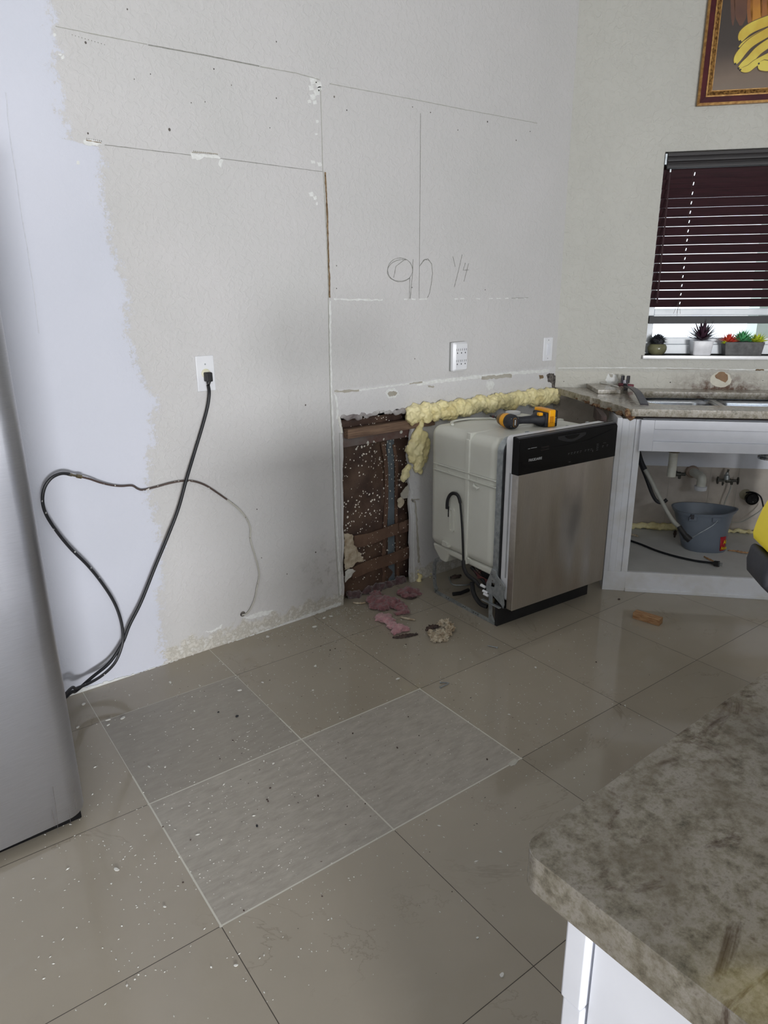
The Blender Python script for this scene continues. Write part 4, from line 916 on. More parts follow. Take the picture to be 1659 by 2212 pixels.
MB().box((.246,-CO-.002,.0),(.352,-CO+.018,.100)).build('toe_filler',m_whitedirt,cb,bevel=.0015)
MB().box((.27,-CO+.018,.082),(1.26,-.02,.098)).build('cabinet_floor',pm('grey_shelf_board',srgb(198,198,196),srgb(184,184,182),5,.45),cb)
MB().box((.36,-CO+.02,.78),(1.26,-CO+.035,.846)).build('top_rail',m_white,cb)
zb=W2(1400,1004,0).z; zb2=W2(1520,980,0).z
MB().box((.25,-.016,zb),(1.4,-.001,zb+.20)).build('back_cleat',m_white,cb,bevel=.001)
MB().box((.25,-.005,.10),(1.4,-.001,zb)).build('back_board',pm('stained_back_board',srgb(196,188,178),srgb(176,166,156),9,.7,bump=.2,bscale=30),cb)
for x in (.66,.875,1.02): MB().box((x,-.0062,.10),(x+.0015,-.005,zb)).build('board_seam',m_taupe,cb)
# foam bead along the back of the shelf
def w2w(v): return W2M@Vector(v)
sp=[]
for k in range(34):
    t=.36+.36*k/33
    sp.append((w2w((t,-.028,.112+rnd.uniform(-.004,.012))),rnd.uniform(.012,.024),(1,1,.8)))
foam(sp,'spray_foam','yellow foam bead at the back of the cabinet shelf, left of bucket',.004); sp=[]
for k in range(20):
    t=.95+.26*k/19; sp.append((w2w((t,-.024,.107+rnd.uniform(-.004,.008))),rnd.uniform(.008,.015),(1,1,.8)))
foam(sp,'spray_foam','thin yellow foam bead on the cabinet shelf, right of bucket',.004)
# ---- plumbing
tp=W2(1455,985,.40); 
tl=wall2_empty('sink_tailpiece',tp.x,.40,0,'short white drain tailpiece hanging below the left sink bowl','pipe')
zt_=CZ-.224; zl=W2(1455,1029,.40).z
MB().lathe([(.0,zt_),(.027,zt_),(.030,zt_-.008),(.027,zt_-.022),(.030,zt_-.024),(.028,zt_-.040),(.0,zt_-.040)],20).build('slip_nut',pm('grimy_brass_nut',srgb(128,116,98),srgb(92,82,70),30,.5,metal=.5),tl,smooth=True,auto=25)
MB().lathe([(.021,zt_-.038),(.021,zl),(.018,zl),(.018,zt_-.04)],20).build('tail_tube',m_pvc,tl,smooth=True,auto=40)
ew=W2(1497,1020,.03); ed=W2(1516,1030,.12); eb=W2(1516,1056,.12)
pe=wall2_empty('drain_elbow',ew.x,0,0,'white elbow drain pipe coming out of cabinet back wall','pipe')
ex=ed.x-ew.x
MB().tube(catmull([(0,-.005,ew.z),(ex*.3,-.05,ew.z),(ex*.8,-.10,ew.z-.004),(ex,-.125,ed.z-.012),(ex,-.125,ed.z-.045),(ex,-.125,eb.z)],8),.024,18).build('elbow',m_pvc,pe,smooth=True)
MB().lathe([(.0,-.004),(.036,-.004),(.034,.02),(.030,.024),(.0,.024)],24,Matrix.Translation((0,-.006,ew.z))@Matrix.Rotation(PI/2,4,'X')).build('collar',pm('taupe_collar',srgb(168,150,136),srgb(150,130,116),10,.5),pe,smooth=True)
MB().lathe([(.0,eb.z-.005),(.031,eb.z-.005),(.032,eb.z+.016),(.026,eb.z+.018),(.0,eb.z+.018)],20,Matrix.Translation((ex,-.125,0))).build('slip_nut',m_white_plastic,pe,smooth=True,auto=25)
m_valve=pm('dull_grey_valve',srgb(96,96,90),srgb(66,64,60),40,.5,metal=.6)
def valve(px,py,label,kind):
    c=W2(px,py,.05); v=wall2_empty('shutoff_valve',c.x,0,c.z,label,'valve')
    MB().cyl((0,-.004,0),(0,-.06,0),.010,12).build('stub',m_valve,v,smooth=True)
    if kind==0:
        MB().tube([(-.02,-.05,0),(-.008,-.05,0),(-.006,-.05,0),(.018,-.05,0),(.02,-.05,0),(.042,-.05,0)],[.010,.010,.013,.013,.009,.009],12).build('valve_body',m_valve,v,smooth=True,auto=25)
        MB().tube([(.012,-.05,-.003),(.014,-.05,-.026)],[.009,.007],10).build('outlet',m_valve,v,smooth=True); MB().tube([(-.012,-.05,0),(-.014,-.05,.024)],[.011,.007],10).build('bonnet',m_valve,v,smooth=True)
    else:
        MB().tube([(-.050,-.05,0),(-.012,-.05,0),(-.010,-.05,0),(.012,-.05,0),(.014,-.05,0),(.050,-.05,0)],[.007,.007,.013,.013,.008,.007],12).build('valve_body',m_valve,v,smooth=True,auto=25)
        for s in (-1,1):
            MB().lathe([(0,-.004),(.012,-.005),(.021,-.002),(.021,.003),(.012,.005),(0,.004)],18,Matrix.Translation((s*.052,-.05,0))@Matrix.Rotation(PI/2,4,'Y'),1,.7).build('handle',m_valve,v,smooth=True)
        MB().tube([(-.006,-.05,.008),(-.008,-.05,.030),(-.008,-.05,.034),(-.006,-.05,.046)],[.016,.013,.008,.008],12).build('bonnet',m_galv,v,smooth=True); MB().tube([(-.006,-.05,.045),(-.004,-.05,.062)],[.004,.006],8).build('stem_knob',m_valve,v,smooth=True)
        MB().tube([(-.022,-.05,-.01),(-.026,-.055,-.028)],[.007,.004],8).build('drain_cock',m_valve,v,smooth=True); MB().tube([(.022,-.05,0),(.022,-.05,-.022)],[.008,.007],8).build('outlet',m_valve,v,smooth=True)
    return v
valve(1463,1024,'small dark shutoff valve beside the white tailpiece',0)
vv=valve(1572,1038,'larger dark double-handled valve on right of the elbow pipe',1)
c=W2(1572,1038,.05); q=W2(1568,1085,.05)
g=MB().tube(catmull([w2w((c.x+.022,-.05,c.z-.024)),w2w((c.x+.018,-.05,c.z-.06)),w2w((c.x+.004,-.05,c.z-.115)),w2w((c.x-.006,-.045,c.z-.20)),w2w((c.x-.01,-.045,c.z-.27))],6),.0048,8)
tag(g.build('supply_tube',m_corr,center=True,smooth=True),'grey supply tube dropping from the double valve behind bucket','tube')
# hole, black cap and thin line in the back wall
c=W2(1610,1068,.006); g=MB().lathe([(.0,0),(.030,0),(.031,.002),(.0,.0022)],24,Matrix.Translation((c.x,-.0052,c.z))@Matrix.Rotation(PI/2,4,'X')); g.build('round_hole',pm('cream_hole_lining',srgb(170,162,138),srgb(140,132,112),20,.8),cb)
c=W2(1625,1078,.05); bc=wall2_empty('black_disc',c.x,.0,c.z,'round glossy black disc hanging on cabinet back wall','disc')
MB().lathe([(.0,-.02),(.030,-.02),(.034,-.014),(.034,.008),(.030,.012),(.026,.009),(.0,.009)],28,Matrix.Translation((0,-.045,0))@Matrix.Rotation(PI/2,4,'X')).build('cap',m_black,bc,smooth=True,auto=30)
for k in range(5):
    a=2*PI*k/5; MB().lathe([(.003,0),(.002,.0012),(0,.0014)],8,Matrix.Translation((.016*math.cos(a),-.0545,.016*math.sin(a)))@Matrix.Rotation(PI/2,4,'X')).build('cap_rivet',m_chrome if k==4 else m_blackmatte,bc)
hlp=[W2M@Vector((W2(a,b,o).x,-o,W2(a,b,o).z)) for a,b,o in ((1612,1064,.006),(1622,1063,.03),(1634,1066,.055),(1644,1075,.06),(1649,1095,.06))]
g=MB().tube(catmull(hlp,6),.0042,8)
wln=empty('thin_line',hlp[0],0,'thin line looping past the black disc to behind the bucket','tube')
for v in g.v: v-=hlp[0]
g.build('black_sleeve',m_rubber,wln,smooth=True)
hlp2=[W2M@Vector((W2(a,b,o).x,-o,W2(a,b,o).z))-hlp[0] for a,b,o in ((1649,1095,.06),(1640,1105,.06),(1628,1113,.055),(1618,1119,.05),(1605,1126,.045),(1592,1128,.04),(1580,1128,.04))]
MB().tube(catmull(hlp2,6),[.0028]*37,7).build('clear_tubing',m_corr,wln,smooth=True)
# second basket strainer under the right bowl, at the picture's edge
c=W2(1650,985,.40); bs=wall2_empty('basket_strainer',c.x+.03,.40,c.z,'chrome basket strainer under the right sink bowl','strainer')
MB().lathe([(.0,.018),(.050,.018),(.054,.012),(.054,.006),(.046,.004),(.046,-.002),(.056,-.004),(.056,-.012),(.040,-.016),(.0,-.018)],28).build('strainer_body',m_chrome,bs,smooth=True,auto=25)
# ---- grey corrugated drain hose with black cuff, black hose, black power cord in the cabinet
def w2pts(L): return [w2w((W2(a,b,o).x,-o,W2(a,b,o).z)) for a,b,o in L]
def tubething(name,label,cat,org):
    return empty(name,org,0,label,cat)
P=w2pts([(1376,965,.36),(1386,1000,.38),(1402,1030,.40),(1425,1075,.42),(1450,1120,.46),(1468,1139,.50)])
hs=tubething('drain_hose','grey corrugated drain hose slanting down in front of bucket','hose',P[0])
cmx=[p-P[0] for p in catmull(P,10)]
MB().tube(cmx[:16],.0125,12).build('dark_sleeve',m_navy,hs,smooth=True)
MB().tube(cmx[14:],[.0105+(.0010 if (i%2 and i>26) else 0) for i in range(len(cmx[14:]))],12).build('hose_tube',m_corr,hs,smooth=True)
e=w2pts([(1467,1138,.50),(1473,1147,.515),(1480,1157,.52),(1481,1158,.52),(1491,1167,.53)]); MB().tube([p-P[0] for p in e],[.0125,.013,.014,.0165,.0165],14).build('rubber_cuff',m_blackmatte,hs,smooth=True,auto=30)
P=w2pts([(1376,985,.22),(1386,1008,.22),(1397,1035,.22),(1407,1062,.22),(1415,1078,.22),(1423,1085,.22),(1432,1085,.22),(1441,1079,.22)])
h2_=tubething('black_hose','spattered black hose hanging left of the grey drain hose','hose',P[0])
MB().tube([p-P[0] for p in catmull(P,8)],.0098,12).build('hose_tube',m_cordspeck,h2_,smooth=True)
P=[FL(1352,1164,.106),FL(1362,1168,.105),FL(1385,1176,.105),FL(1420,1190,.105),FL(1460,1202,.105),FL(1500,1211,.106),FL(1530,1215,.110),FL(1537,1216,.112)]
pc=tubething('cabinet_power_cord','black three-prong power cord lying on the cabinet shelf','power cord',P[0])
MB().tube([p-P[0] for p in catmull(P,8)],.0055,10).build('cord',m_rubber,pc,smooth=True)
d=(P[-1]-P[-2]).normalized(); b0_=P[-1]-P[0]
MB().tube([b0_,b0_+d*.012,b0_+d*.014,b0_+d*.036],[.007,.009,.014,.015],12).build('plug',m_blackmatte,pc,smooth=True,auto=30)
for k in (-1,0,1): MB().tube([b0_+d*.034+Vector((0,0,.007*k)),b0_+d*.052+Vector((0,0,.007*k))],.0018,6).build('prong',m_galv,pc)
# ---- bucket
bz=.098; RH=.205; cbq=W2M.inverted()@FL(1519,1182,bz); crq=W2M.inverted()@FL(1514,1097,bz+RH)
bk=empty('bucket',w2w((cbq.x,cbq.y,bz)),RZ2,'grey plastic mop bucket with red sticker on the cabinet shelf','bucket')
def bring(k,off=0.0):
    z=RH*k; cx=(crq.x-cbq.x)*k; cy=(crq.y-cbq.y)*k*.8; rx=.104+.034*k+off; ry=.088+.020*k+off; o=[]
    for i in range(48):
        a=2*PI*i/48; sp2=max(0,math.cos(a-.10))**12*.040*k**3
        x=math.copysign(abs(math.cos(a))**.8,math.cos(a)); y=math.copysign(abs(math.sin(a))**.8,math.sin(a))
        o.append((cx+x*rx+sp2,cy+y*ry,z+ (.004*k**4*max(0,math.cos(a))**4)))
    return o
R=[bring(0),bring(.02,.003),bring(.2,.002),bring(.5,0),bring(.8,0),bring(.92,0),bring(.93,.006),bring(1.0,.008),bring(1.0,-.001),bring(.9,-.004),bring(.5,-.005),bring(.06,-.006)]
MB().loft(R,(True,True)).build('pail',m_bucket,bk,smooth=True,auto=40)
def bpt(a,k,off=0.0):
    r=bring(k,off); i=(a%360)/360*48; i0=int(i); return Vector(r[i0%48]).lerp(Vector(r[(i0+1)%48]),i-i0)
for a in (247,285):
    p=bpt(a,.90,.004); MB().box((p.x-.020,p.y-.006,p.z-.018),(p.x+.020,p.y+.004,p.z+.006)).build('rim_bracket',m_bucket,bk,bevel=.003)
p=bpt(247,.97,.010); MB().box((p.x-.009,p.y-.004,p.z-.022),(p.x+.009,p.y+.010,p.z+.002)).build('rim_notch',pm('notch_dark',srgb(66,66,74),srgb(60,60,66),10,.5),bk,bevel=.002)
Pw=catmull([bpt(285,.86,.012),bpt(275,.74,.02),bpt(252,.50,.035),bpt(238,.36,.035),bpt(222,.26,.02),bpt(205,.24,.008)],8)
MB().tube(Pw,.0016,6).build('wire_handle',m_galv,bk,smooth=True)
L=[];
for k in range(7):
    a=298+k*4.0; L.append((bpt(a,.06,.0045),bpt(a,.42,.0035)))
vs=[];fs=[]
for a,b in L: vs+=[a,b]
for k in range(6): fs.append((2*k,2*k+2,2*k+3,2*k+1))
MB().add(vs,fs).build('sticker',m_stickerred,bk,smooth=True,solid=.0008)
a=bpt(300,.25,.0062); b=bpt(320,.25,.0062); an=math.atan2(b.y-a.y,b.x-a.x)
m_sy=pm('sticker_yellow',srgb(240,214,30),srgb(236,208,24),10,.4)
text('sticker_lettering','Al',.030,bk,tuple(bpt(307,.235,.0075)),(PI/2-.05,0,an+.10),m_sy,.0006,.9)
text('sticker_lettering','Acce',.026,bk,tuple(bpt(299.5,.09,.0075)),(PI/2-.05,0,an+.02),m_sy,.0006,.8)
# scraps on the shelf
def leafscrap(P,w,name,lab,mat,cat='scrap',grp=None,z=0):
    c=catmull(P,5); vs=[];fs=[]
    for i,p in enumerate(c):
        d=(c[min(i+1,len(c)-1)]-c[max(0,i-1)]).normalized(); n=Vector((-d.y,d.x,0)); ww=w*math.sin(PI*(i+.6)/(len(c)+.2))*(1+.3*math.sin(i*2.3))
        h=.004*abs(math.sin(i*1.3)); vs+=[p+n*ww+Vector((0,0,h)),p+Vector((0,0,.0035+h)),p-n*ww+Vector((0,0,.001))]
    for i in range(len(c)-1):
        for k in (0,1): fs.append((i*3+k,i*3+k+1,i*3+k+4,i*3+k+3))
    return tag(MB().add(vs,fs).build(name,mat,center=True,solid=.0012,smooth=True),lab,cat,grp)
sz=.100
leafscrap([FL(1572,1190,sz),FL(1590,1191,sz),FL(1605,1194,sz),FL(1622,1195,sz)],.012,'veneer_scrap','curled brown veneer scrap right of the grey bucket',m_woodblock)
leafscrap([FL(1362,1155,sz),FL(1370,1157,sz),FL(1379,1160,sz)],.014,'veneer_scrap','crumpled tan scrap at left end of the cabinet shelf',m_paper)
leafscrap([FL(1520,1203,sz),FL(1532,1209,sz),FL(1542,1214,sz)],.006,'veneer_scrap','narrow brown sliver behind the plug on the shelf',m_woodblock)
leafscrap([FL(1459,1146,sz),FL(1458,1152,sz),FL(1457,1162,sz)],.008,'veneer_scrap','dark chip at the left foot of the grey bucket',m_kraftscrap)
# ---- things on the counter
P=[FL(a,b,CZ) for a,b in ((1260,833),(1291,851),(1340,851),(1349,842),(1310,829))]
g=MB().plate([(p.x,p.y) for p in P],[],CZ+.0005,CZ+.022,axis='z'); tag(g.build('granite_offcut',m_granite,center=True,bevel=.002),'square granite offcut lying on the broken countertop','stone offcut')
leafscrap([FL(1296,828,CZ+.024),FL(1318,831,CZ+.024),FL(1336,837,CZ+.024)],.006,'plaster_flake','long white plaster flake on the granite offcut',m_chip)
pb=empty('pry_bar',FL(1360,852,CZ),0,'grey steel pry bar with upturned claw on the countertop','pry bar')
po=pb.location.copy(); q0=FL(1349,842,CZ); q1=FL(1392,873,CZ+.004)
dirv=(q1-q0); dirv.z=0; Ld=dirv.length; dirv.normalize(); sd=Vector((-dirv.y,dirv.x,0))
prof=[(0.0,.052),(.004,.030),(.012,.020),(.03,.022),(.4*Ld,.036),(.65*Ld,.034),(.85*Ld,.018),(Ld,.003)]
c=catmull([q0+dirv*a+Vector((0,0,b)) for a,b in prof],6); rings=[]
for i,p in enumerate(c):
    d=(c[min(i+1,len(c)-1)]-c[max(0,i-1)]).normalized(); n=sd.cross(d).normalized(); wv=.011+.008*(i/len(c))
    rings.append([p-po+sd*wv+n*.003,p-po-sd*wv+n*.003,p-po-sd*wv-n*.003,p-po+sd*wv-n*.003])
MB().loft(rings).build('bar',m_greybar,pb,bevel=.001)
for s in (-1,1):
    b=q0-po+sd*s*.014; MB().box((b.x-.011,b.y-.005,.035),(b.x+.011,b.y+.005,.075)).build('claw_tip',m_greybar,pb,bevel=.003)
MB().tube([q0-po-_r*.035+Vector((0,0,.028)),q0-po+_r*.045+Vector((0,0,.020))],[.009,.009],12).build('red_grip',m_redclamp,pb,smooth=True)
MB().box((q0.x-po.x-.014,q0.y-po.y-.012,.0),(q0.x-po.x+.016,q0.y-po.y+.012,.034)).build('black_heel',m_blackmatte,pb,bevel=.004)
# ================================================================== BLINDS AND PLANTS at the window
bl=empty('window_blind',(0,0,0),RZ2,'dark mahogany horizontal blind lowered over kitchen window','blind')
bt0,bt1=WT0+.006,WT1-.006; ztop=WZ1
vsec=[(-.012,ztop-.004),(-.020,ztop-.010),(-.016,ztop-.022),(-.022,ztop-.030),(-.022,ztop-.046),(-.016,ztop-.052),(-.020,ztop-.062),(-.020,ztop-.076),(-.010,ztop-.080),(-.004,ztop-.080),(-.004,ztop-.004)]
MB().plate(vsec,[],WT0+.012,bt1,axis='x').build('valance',m_valance,bl,bevel=.001)
MB().box((bt0,.0,ztop-.060),(bt1,.055,ztop-.006)).build('headrail',m_valance,bl)
MB().box((WT0+.001,-.010,ztop-.058),(WT0+.010,.0,ztop-.010)).build('end_bracket',m_galv,bl)
ch=W2(1484,520,-.03).x; z0_=ztop-.085; zr=W2(1420,680,-.03).z
nsl=15; zl_=W2(1420,655,-.03).z+.0; pitch_=(ztop-.100-zl_)/(nsl-1)
for i in range(nsl+1):
    zc=zl_+pitch_*i; tilt=math.radians(51+ (7 if i>12 else 0) - (2.0 if i%4==1 else 0)); w=.025
    vs=[]; mb=MB()
    # slat as a thin plate with a cord slot, tilted about its long axis
    M_=Matrix.Translation((0,.030,zc))@Matrix.Rotation(-tilt,4,'X')
    mb.plate([(bt0,-w),(bt1,-w),(bt1,w),(bt0,w)],[rrect(ch-.0022,-.009,ch+.0022,.009,.002,2),rrect(ch+.45,-.009,ch+.456,.009,.002,2)],-.0014,.0014,axis='z',M=M_)
    mb.build('slat',m_slat,bl)
MB().box((bt0,.012,1.234),(bt1,.050,1.236+.036)).build('bottom_rail',m_blackmatte,bl,bevel=.002)
for x in (ch-.012,ch+.444,ch+.9):
    MB().cyl((x,.004,1.27),(x,.008,ztop-.08),.0007,5).build('ladder_cord',m_kraftscrap,bl)
wt=W2(1448,372,.01); wb=W2(1418,655,.01)
MB().tube([(wt.x,-.008,wt.z),(wt.x+.002,-.008,wb.z)],[.0040,.0048],8).build('tilt_wand',m_slat,bl,smooth=True)
MB().box((wt.x-.003,-.012,wt.z),(wt.x+.003,-.004,wt.z+.014)).build('wand_hook',m_galv,bl)
g=MB()
for k,dx in enumerate((-.02,-.004,.014)): g.tube(catmull([(ch-.012,.002,1.345),(ch-.012+dx*.5,.0,1.32),(ch-.012+dx,.0,1.285)],5),.0008,5)
g.build('cord_tassel',m_kraftscrap,bl)
sill=WZ0
def leafblade(mb,base,tip,w,sag=.0,n=6,fold=.25):
    d=tip-base; side=d.cross(Vector((0,0,1)));
    if side.length<1e-5: side=Vector((1,0,0))
    side.normalize(); up=side.cross(d).normalized(); vs=[];fs=[]
    for i in range(n+1):
        t=i/n; p=base+d*t-Vector((0,0,sag*t*t))+up*0; ww=w*(math.sin(PI*min(1,t*.75+.28))**1.0)*(1-t**3)+.0002
        vs+=[p+side*ww,p-up*ww*fold*-1,p-side*ww,p-up*ww*(fold*.2+.12)]
    for i in range(n):
        for k in range(4): fs.append((i*4+k,i*4+(k+1)%4,(i+1)*4+(k+1)%4,(i+1)*4+k))
    fs.append((0,3,2,1)); mb.add(vs,fs)
# round olive pot with dark wiry ball
c=W2(1418,762,-.045); pt=wall2_empty('potted_grass_ball',c.x,-.045,sill,'dark wiry ball plant in a round olive pot on sill','potted plant','plants on the window sill')
MB().lathe([(0,0),(.030,0),(.042,.008),(.050,.026),(.050,.040),(.043,.054),(.040,.056),(.036,.054),(0,.050)],32).build('pot',m_olive,pt,smooth=True)
g=MB(); r3=random.Random(9)
g.blob((0,0,.070),.036,.2,3,2,3,(1,1,.8))
for i in range(520):
    th=r3.uniform(0,2*PI); ph_=math.acos(r3.uniform(-.25,1)); dv=Vector((math.sin(ph_)*math.cos(th),math.sin(ph_)*math.sin(th),math.cos(ph_)*.82))
    leafblade(g,Vector((0,0,.070))+dv*.028,Vector((0,0,.070))+dv*(.046+r3.uniform(0,.010))+Vector((r3.uniform(-.006,.006),r3.uniform(-.006,.006),0)),.0016,0,3)
g.build('foliage',m_darkleaf,pt)
# purple agave in a square white pot
c=W2(1512,765,-.045); pt=wall2_empty('potted_agave',c.x,-.045,sill,'spiky purple agave in a square white pot on sill','potted plant','plants on the window sill')
R=[[(a,b,z) for a,b in rrect(-h_,-h_,h_,h_,.010,3)] for z,h_ in ((0,.043),(.004,.045),(.070,.051),(.074,.050),(.074,.044),(.066,.043))]
MB().loft(R,(True,True)).build('pot',m_potwhite,pt,smooth=True,auto=30)
g=MB()
for i in range(46):
    th=i*2.399; el=math.radians(12+64*(i/46)); L_=.125+r3.uniform(-.015,.025); dv=Vector((math.cos(th)*math.cos(el),math.sin(th)*math.cos(el)*.75,math.sin(el)))
    leafblade(g,Vector((0,0,.074)),Vector((0,0,.074))+dv*L_,.0085,.010*(1-i/46),6)
g.build('leaves',m_purple,pt)
# concrete trough with three succulents
c=W2(1601,765,-.045); pt=wall2_empty('succulent_planter',c.x,-.045,sill,'grey concrete trough holding red green and yellow succulents','potted plant','plants on the window sill')
R=[[(a,b,z) for a,b in rrect(-h_,-w_*1.0,h_,w_,.006,3)] for z,h_,w_ in ((0,.088,.034),(.004,.090,.036),(.066,.098,.042),(.068,.097,.041),(.068,.091,.035),(.060,.090,.034))]
MB().loft(R,(True,True)).build('trough',m_concrete,pt,smooth=True,auto=30)
def rosette(cx,cz,r,n,w,mat,label,el0=10,el1=80,cy=0):
    g=MB()
    for i in range(n):
        th=i*2.399; k=i/n; el=math.radians(el0+(el1-el0)*k); dv=Vector((math.cos(th)*math.cos(el),math.sin(th)*math.cos(el)*.8,math.sin(el)))
        leafblade(g,Vector((cx,cy,cz)),Vector((cx,cy,cz))+dv*r*(1-.25*k),w*(1-.4*k),-.004,6,.5)
    tag(g.build('succulent',mat,pt,smooth=False),label)
rosette(-.072,.066,.064,30,.0125,m_red,'coral red succulent rosette',5,85,-.008); rosette(-.005,.070,.080,48,.0100,m_green,'mint green succulent rosette',10,85,.0); rosette(.070,.066,.066,18,.0160,m_lime,'yellow green succulent rosette',8,75,-.004)
rosette(.036,.066,.036,18,.0045,m_green,'small green sprig',15,80,.01); rosette(-.100,.060,.022,12,.005,m_lime,'tiny lime sprig',0,60,-.03)
# ================================================================== FRAMED PICTURE
A=W2(1503,231,.0); pic=wall2_empty('framed_picture',A.x,0,A.z,'gold and burgundy framed painting of bananas, top right','picture')
PW,PHt=.78,.62
def fring(d0,d1,y0,y1,name,mat,bev=.0):
    o=[(d0,d0),(PW-d0,d0),(PW-d0,PHt-d0),(d0,PHt-d0)]; i_=[(d1,d1),(PW-d1,d1),(PW-d1,PHt-d1),(d1,PHt-d1)]
    rings=[]
    for (a,b),(c_,d_) in zip(o+o[:1],i_+i_[:1]): rings.append([(a,-.002,b),(a,-y0,b),(c_,-y1,d_),(c_,-.002,d_)])
    MB().loft(rings,(False,False)).build(name,mat,pic,bevel=bev)
fring(0,.010,.022,.026,'outer_gold_lip',m_goldline); fring(.010,.031,.026,.036,'burgundy_band',m_burgundy); fring(.031,.038,.040,.040,'gold_bead',m_goldline,.001)
fring(.038,.056,.036,.026,'carved_gold_band',m_goldcarve); fring(.056,.060,.028,.028,'inner_gold_line',m_goldline)
def canvas_mat():
    t=NT('painted_canvas_ground'); co=t.coord(); f=t.noise(co,5,4); sp_=t.n('ShaderNodeSeparateXYZ'); t.l(co,sp_.inputs[0])
    g_=t.math('MULTIPLY_ADD',sp_.outputs[2],3.2,t.math('MULTIPLY',f,.35)); 
    t.col(t.ramp(g_,[(.25,srgb(118,104,90)),(.55,srgb(112,94,78)),(.85,srgb(66,52,42)),(1,srgb(50,38,30))])); t.rough(.45); t.bump(t.noise(co,300,2),.15,.0006); return t.m
MB().box((.058,-.016,.058),(PW-.058,-.004,PHt-.058)).build('canvas',canvas_mat(),pic)
m_ban=pm('painted_banana_yellow',srgb(214,196,78),srgb(196,164,50),9,.45,stretch=(1,1,1)); m_bandk=pm('painted_banana_tip',srgb(48,44,48),srgb(40,36,38),9,.5); m_outl=pm('painted_shadow',srgb(104,78,34),srgb(78,58,30),9,.5)
def pimg(px,py): q=W2(px,py,.017); return Vector((q.x-A.x,0,q.z-A.z))
def pic_px(a,b): return pimg(1460+a/8.337,b/8.338)
def banana(P,w,tip,y):
    c=catmull([pic_px(a,b) for a,b in P],8); n=len(c)
    for nm,mt,ww,yy in (('painted_banana_edge',m_outl,1.16,y),('painted_banana',m_ban,1.0,y+.0006)):
        L=[];R_=[]
        for i,p in enumerate(c):
            d=(c[min(i+1,n-1)]-c[max(0,i-1)]).normalized(); nn=Vector((-d.z,0,d.x)); k=i/(n-1); r_=w*ww*(.30+.70*math.sin(PI/2*min(1,k*3.0)))
            L.append((p+nn*r_)); R_.append((p-nn*r_))
        o=[(p.x,p.z) for p in L]+[(p.x,p.z) for p in reversed(R_)]
        MB().plate(o,[],-.0164-yy,-.0158-yy+.0002).build(nm,mt,pic)
    p=c[0]; MB().lathe([(.0045,0),(.0035,.0008),(0,.001)],10,Matrix.Translation((p.x,-.0168-y,p.z))@Matrix.Rotation(PI/2,4,'X')).build('painted_banana_tip',m_bandk,pic)
banana([(1160,740),(1230,600),(1400,480),(1700,360)],.021,0,.0)
banana([(1130,870),(1260,770),(1450,650),(1700,520)],.012,0,.0008)
banana([(1070,1150),(1150,990),(1350,770),(1700,560)],.0185,0,.0016)
banana([(1130,1230),(1300,1110),(1500,900),(1800,700)],.018,0,.0024)
banana([(1160,1260),(1300,1240),(1450,1130),(1800,950)],.014,0,.0032)
banana([(1490,1150),(1560,1180),(1680,1190),(1850,1150)],.021,0,.0040)
m_pk=[pm('painted_pumpkin_dark',srgb(104,66,38),srgb(84,50,34),7,.45),pm('painted_pumpkin_mid',srgb(158,98,30),srgb(120,70,30),6,.45),pm('painted_pumpkin_bright',srgb(196,136,28),srgb(160,100,24),6,.45)]
for (x0_,x1_,mi) in ((985,1070,0),(1050,1290,0),(1280,1390,1),(1340,1560,2),(1520,1700,1),(1640,1900,2)):
    L=[]
    for k in range(9):
        t=k/8; b=-600+ (1060+ (60 if x0_>1200 else 0))*t; wv=max(.04,1-t**7)**.5
        L.append((x0_+(x1_-x0_)*(.5-.5*wv),x0_+(x1_-x0_)*(.5+.5*wv),b))
    pts_=[pic_px(a,b) for a,_,b in L]+[pic_px(a,b) for _,a,b in reversed(L)]
    pts_=[(min(PW-.06,p.x),min(PHt-.06,p.z)) for p in pts_]
    MB().plate(pts_,[],-.0163,-.0158).build('painted_pumpkin_rib',m_pk[mi],pic)
# ================================================================== FRIDGE
fx1=-2.818; fz0=.034
fr=empty('refrigerator',(fx1-.455,-.36,0),0,'tall brushed steel refrigerator at the left edge','refrigerator')
def plan(x0,x1,yf,yb,r): # rounded front corners
    o=[]
    for k in range(9): a=math.radians(270+90*k/8); o.append((x1-r+r*math.cos(a),yf+r+r*math.sin(a)*1.0))
    o.append((x1,yb)); o.append((x0,yb))
    for k in range(9): a=math.radians(180+90*k/8); o.append((x0+r+r*math.cos(a),yf+r+r*math.sin(a)))
    return o
hw_=.455
R=[]
pl=plan(-hw_,hw_,-.345,-.27,.050)
# gently bowed front
def bow(o): return [(x,y-(.012*(1-(x/hw_)**2)) if y<-.30 else y) for x,y in o]
def dense(o,n=10):
    res=[]
    for i in range(len(o)):
        a=o[i]; b=o[(i+1)%len(o)]
        m=n if abs(a[0]-b[0])>.3 and a[1]<-.3 else 1
        for k in range(m): res.append((a[0]+(b[0]-a[0])*k/m,a[1]+(b[1]-a[1])*k/m))
    return res
pd_=bow(dense(pl,16))
for z,s in ((fz0,-.004),(fz0+.006,0),(.62,0),(.626,-.003)): R.append([(x*(1+s),y,z) for x,y in pd_])
MB().loft(R).build('freezer_drawer',m_fridge,fr,smooth=True,auto=45) if False else None
R=[[(x*(1+s),y,z) for x,y in pd_] for z,s in ((fz0,-.005),(fz0+.007,0),(1.74,0),(1.75,-.005))]
MB().loft(R).build('door',m_fridge,fr,smooth=True,auto=45)
MB().box((-.45,-.268,.05),(.448,.31,1.76)).build('body',pm('dark_grey_fridge_side',srgb(80,82,86),srgb(74,76,80),10,.45),fr,bevel=.006)
MB().box((-.44,-.325,.004),(.440,-.262,fz0+.002)).build('base_grille',m_black,fr,bevel=.003)
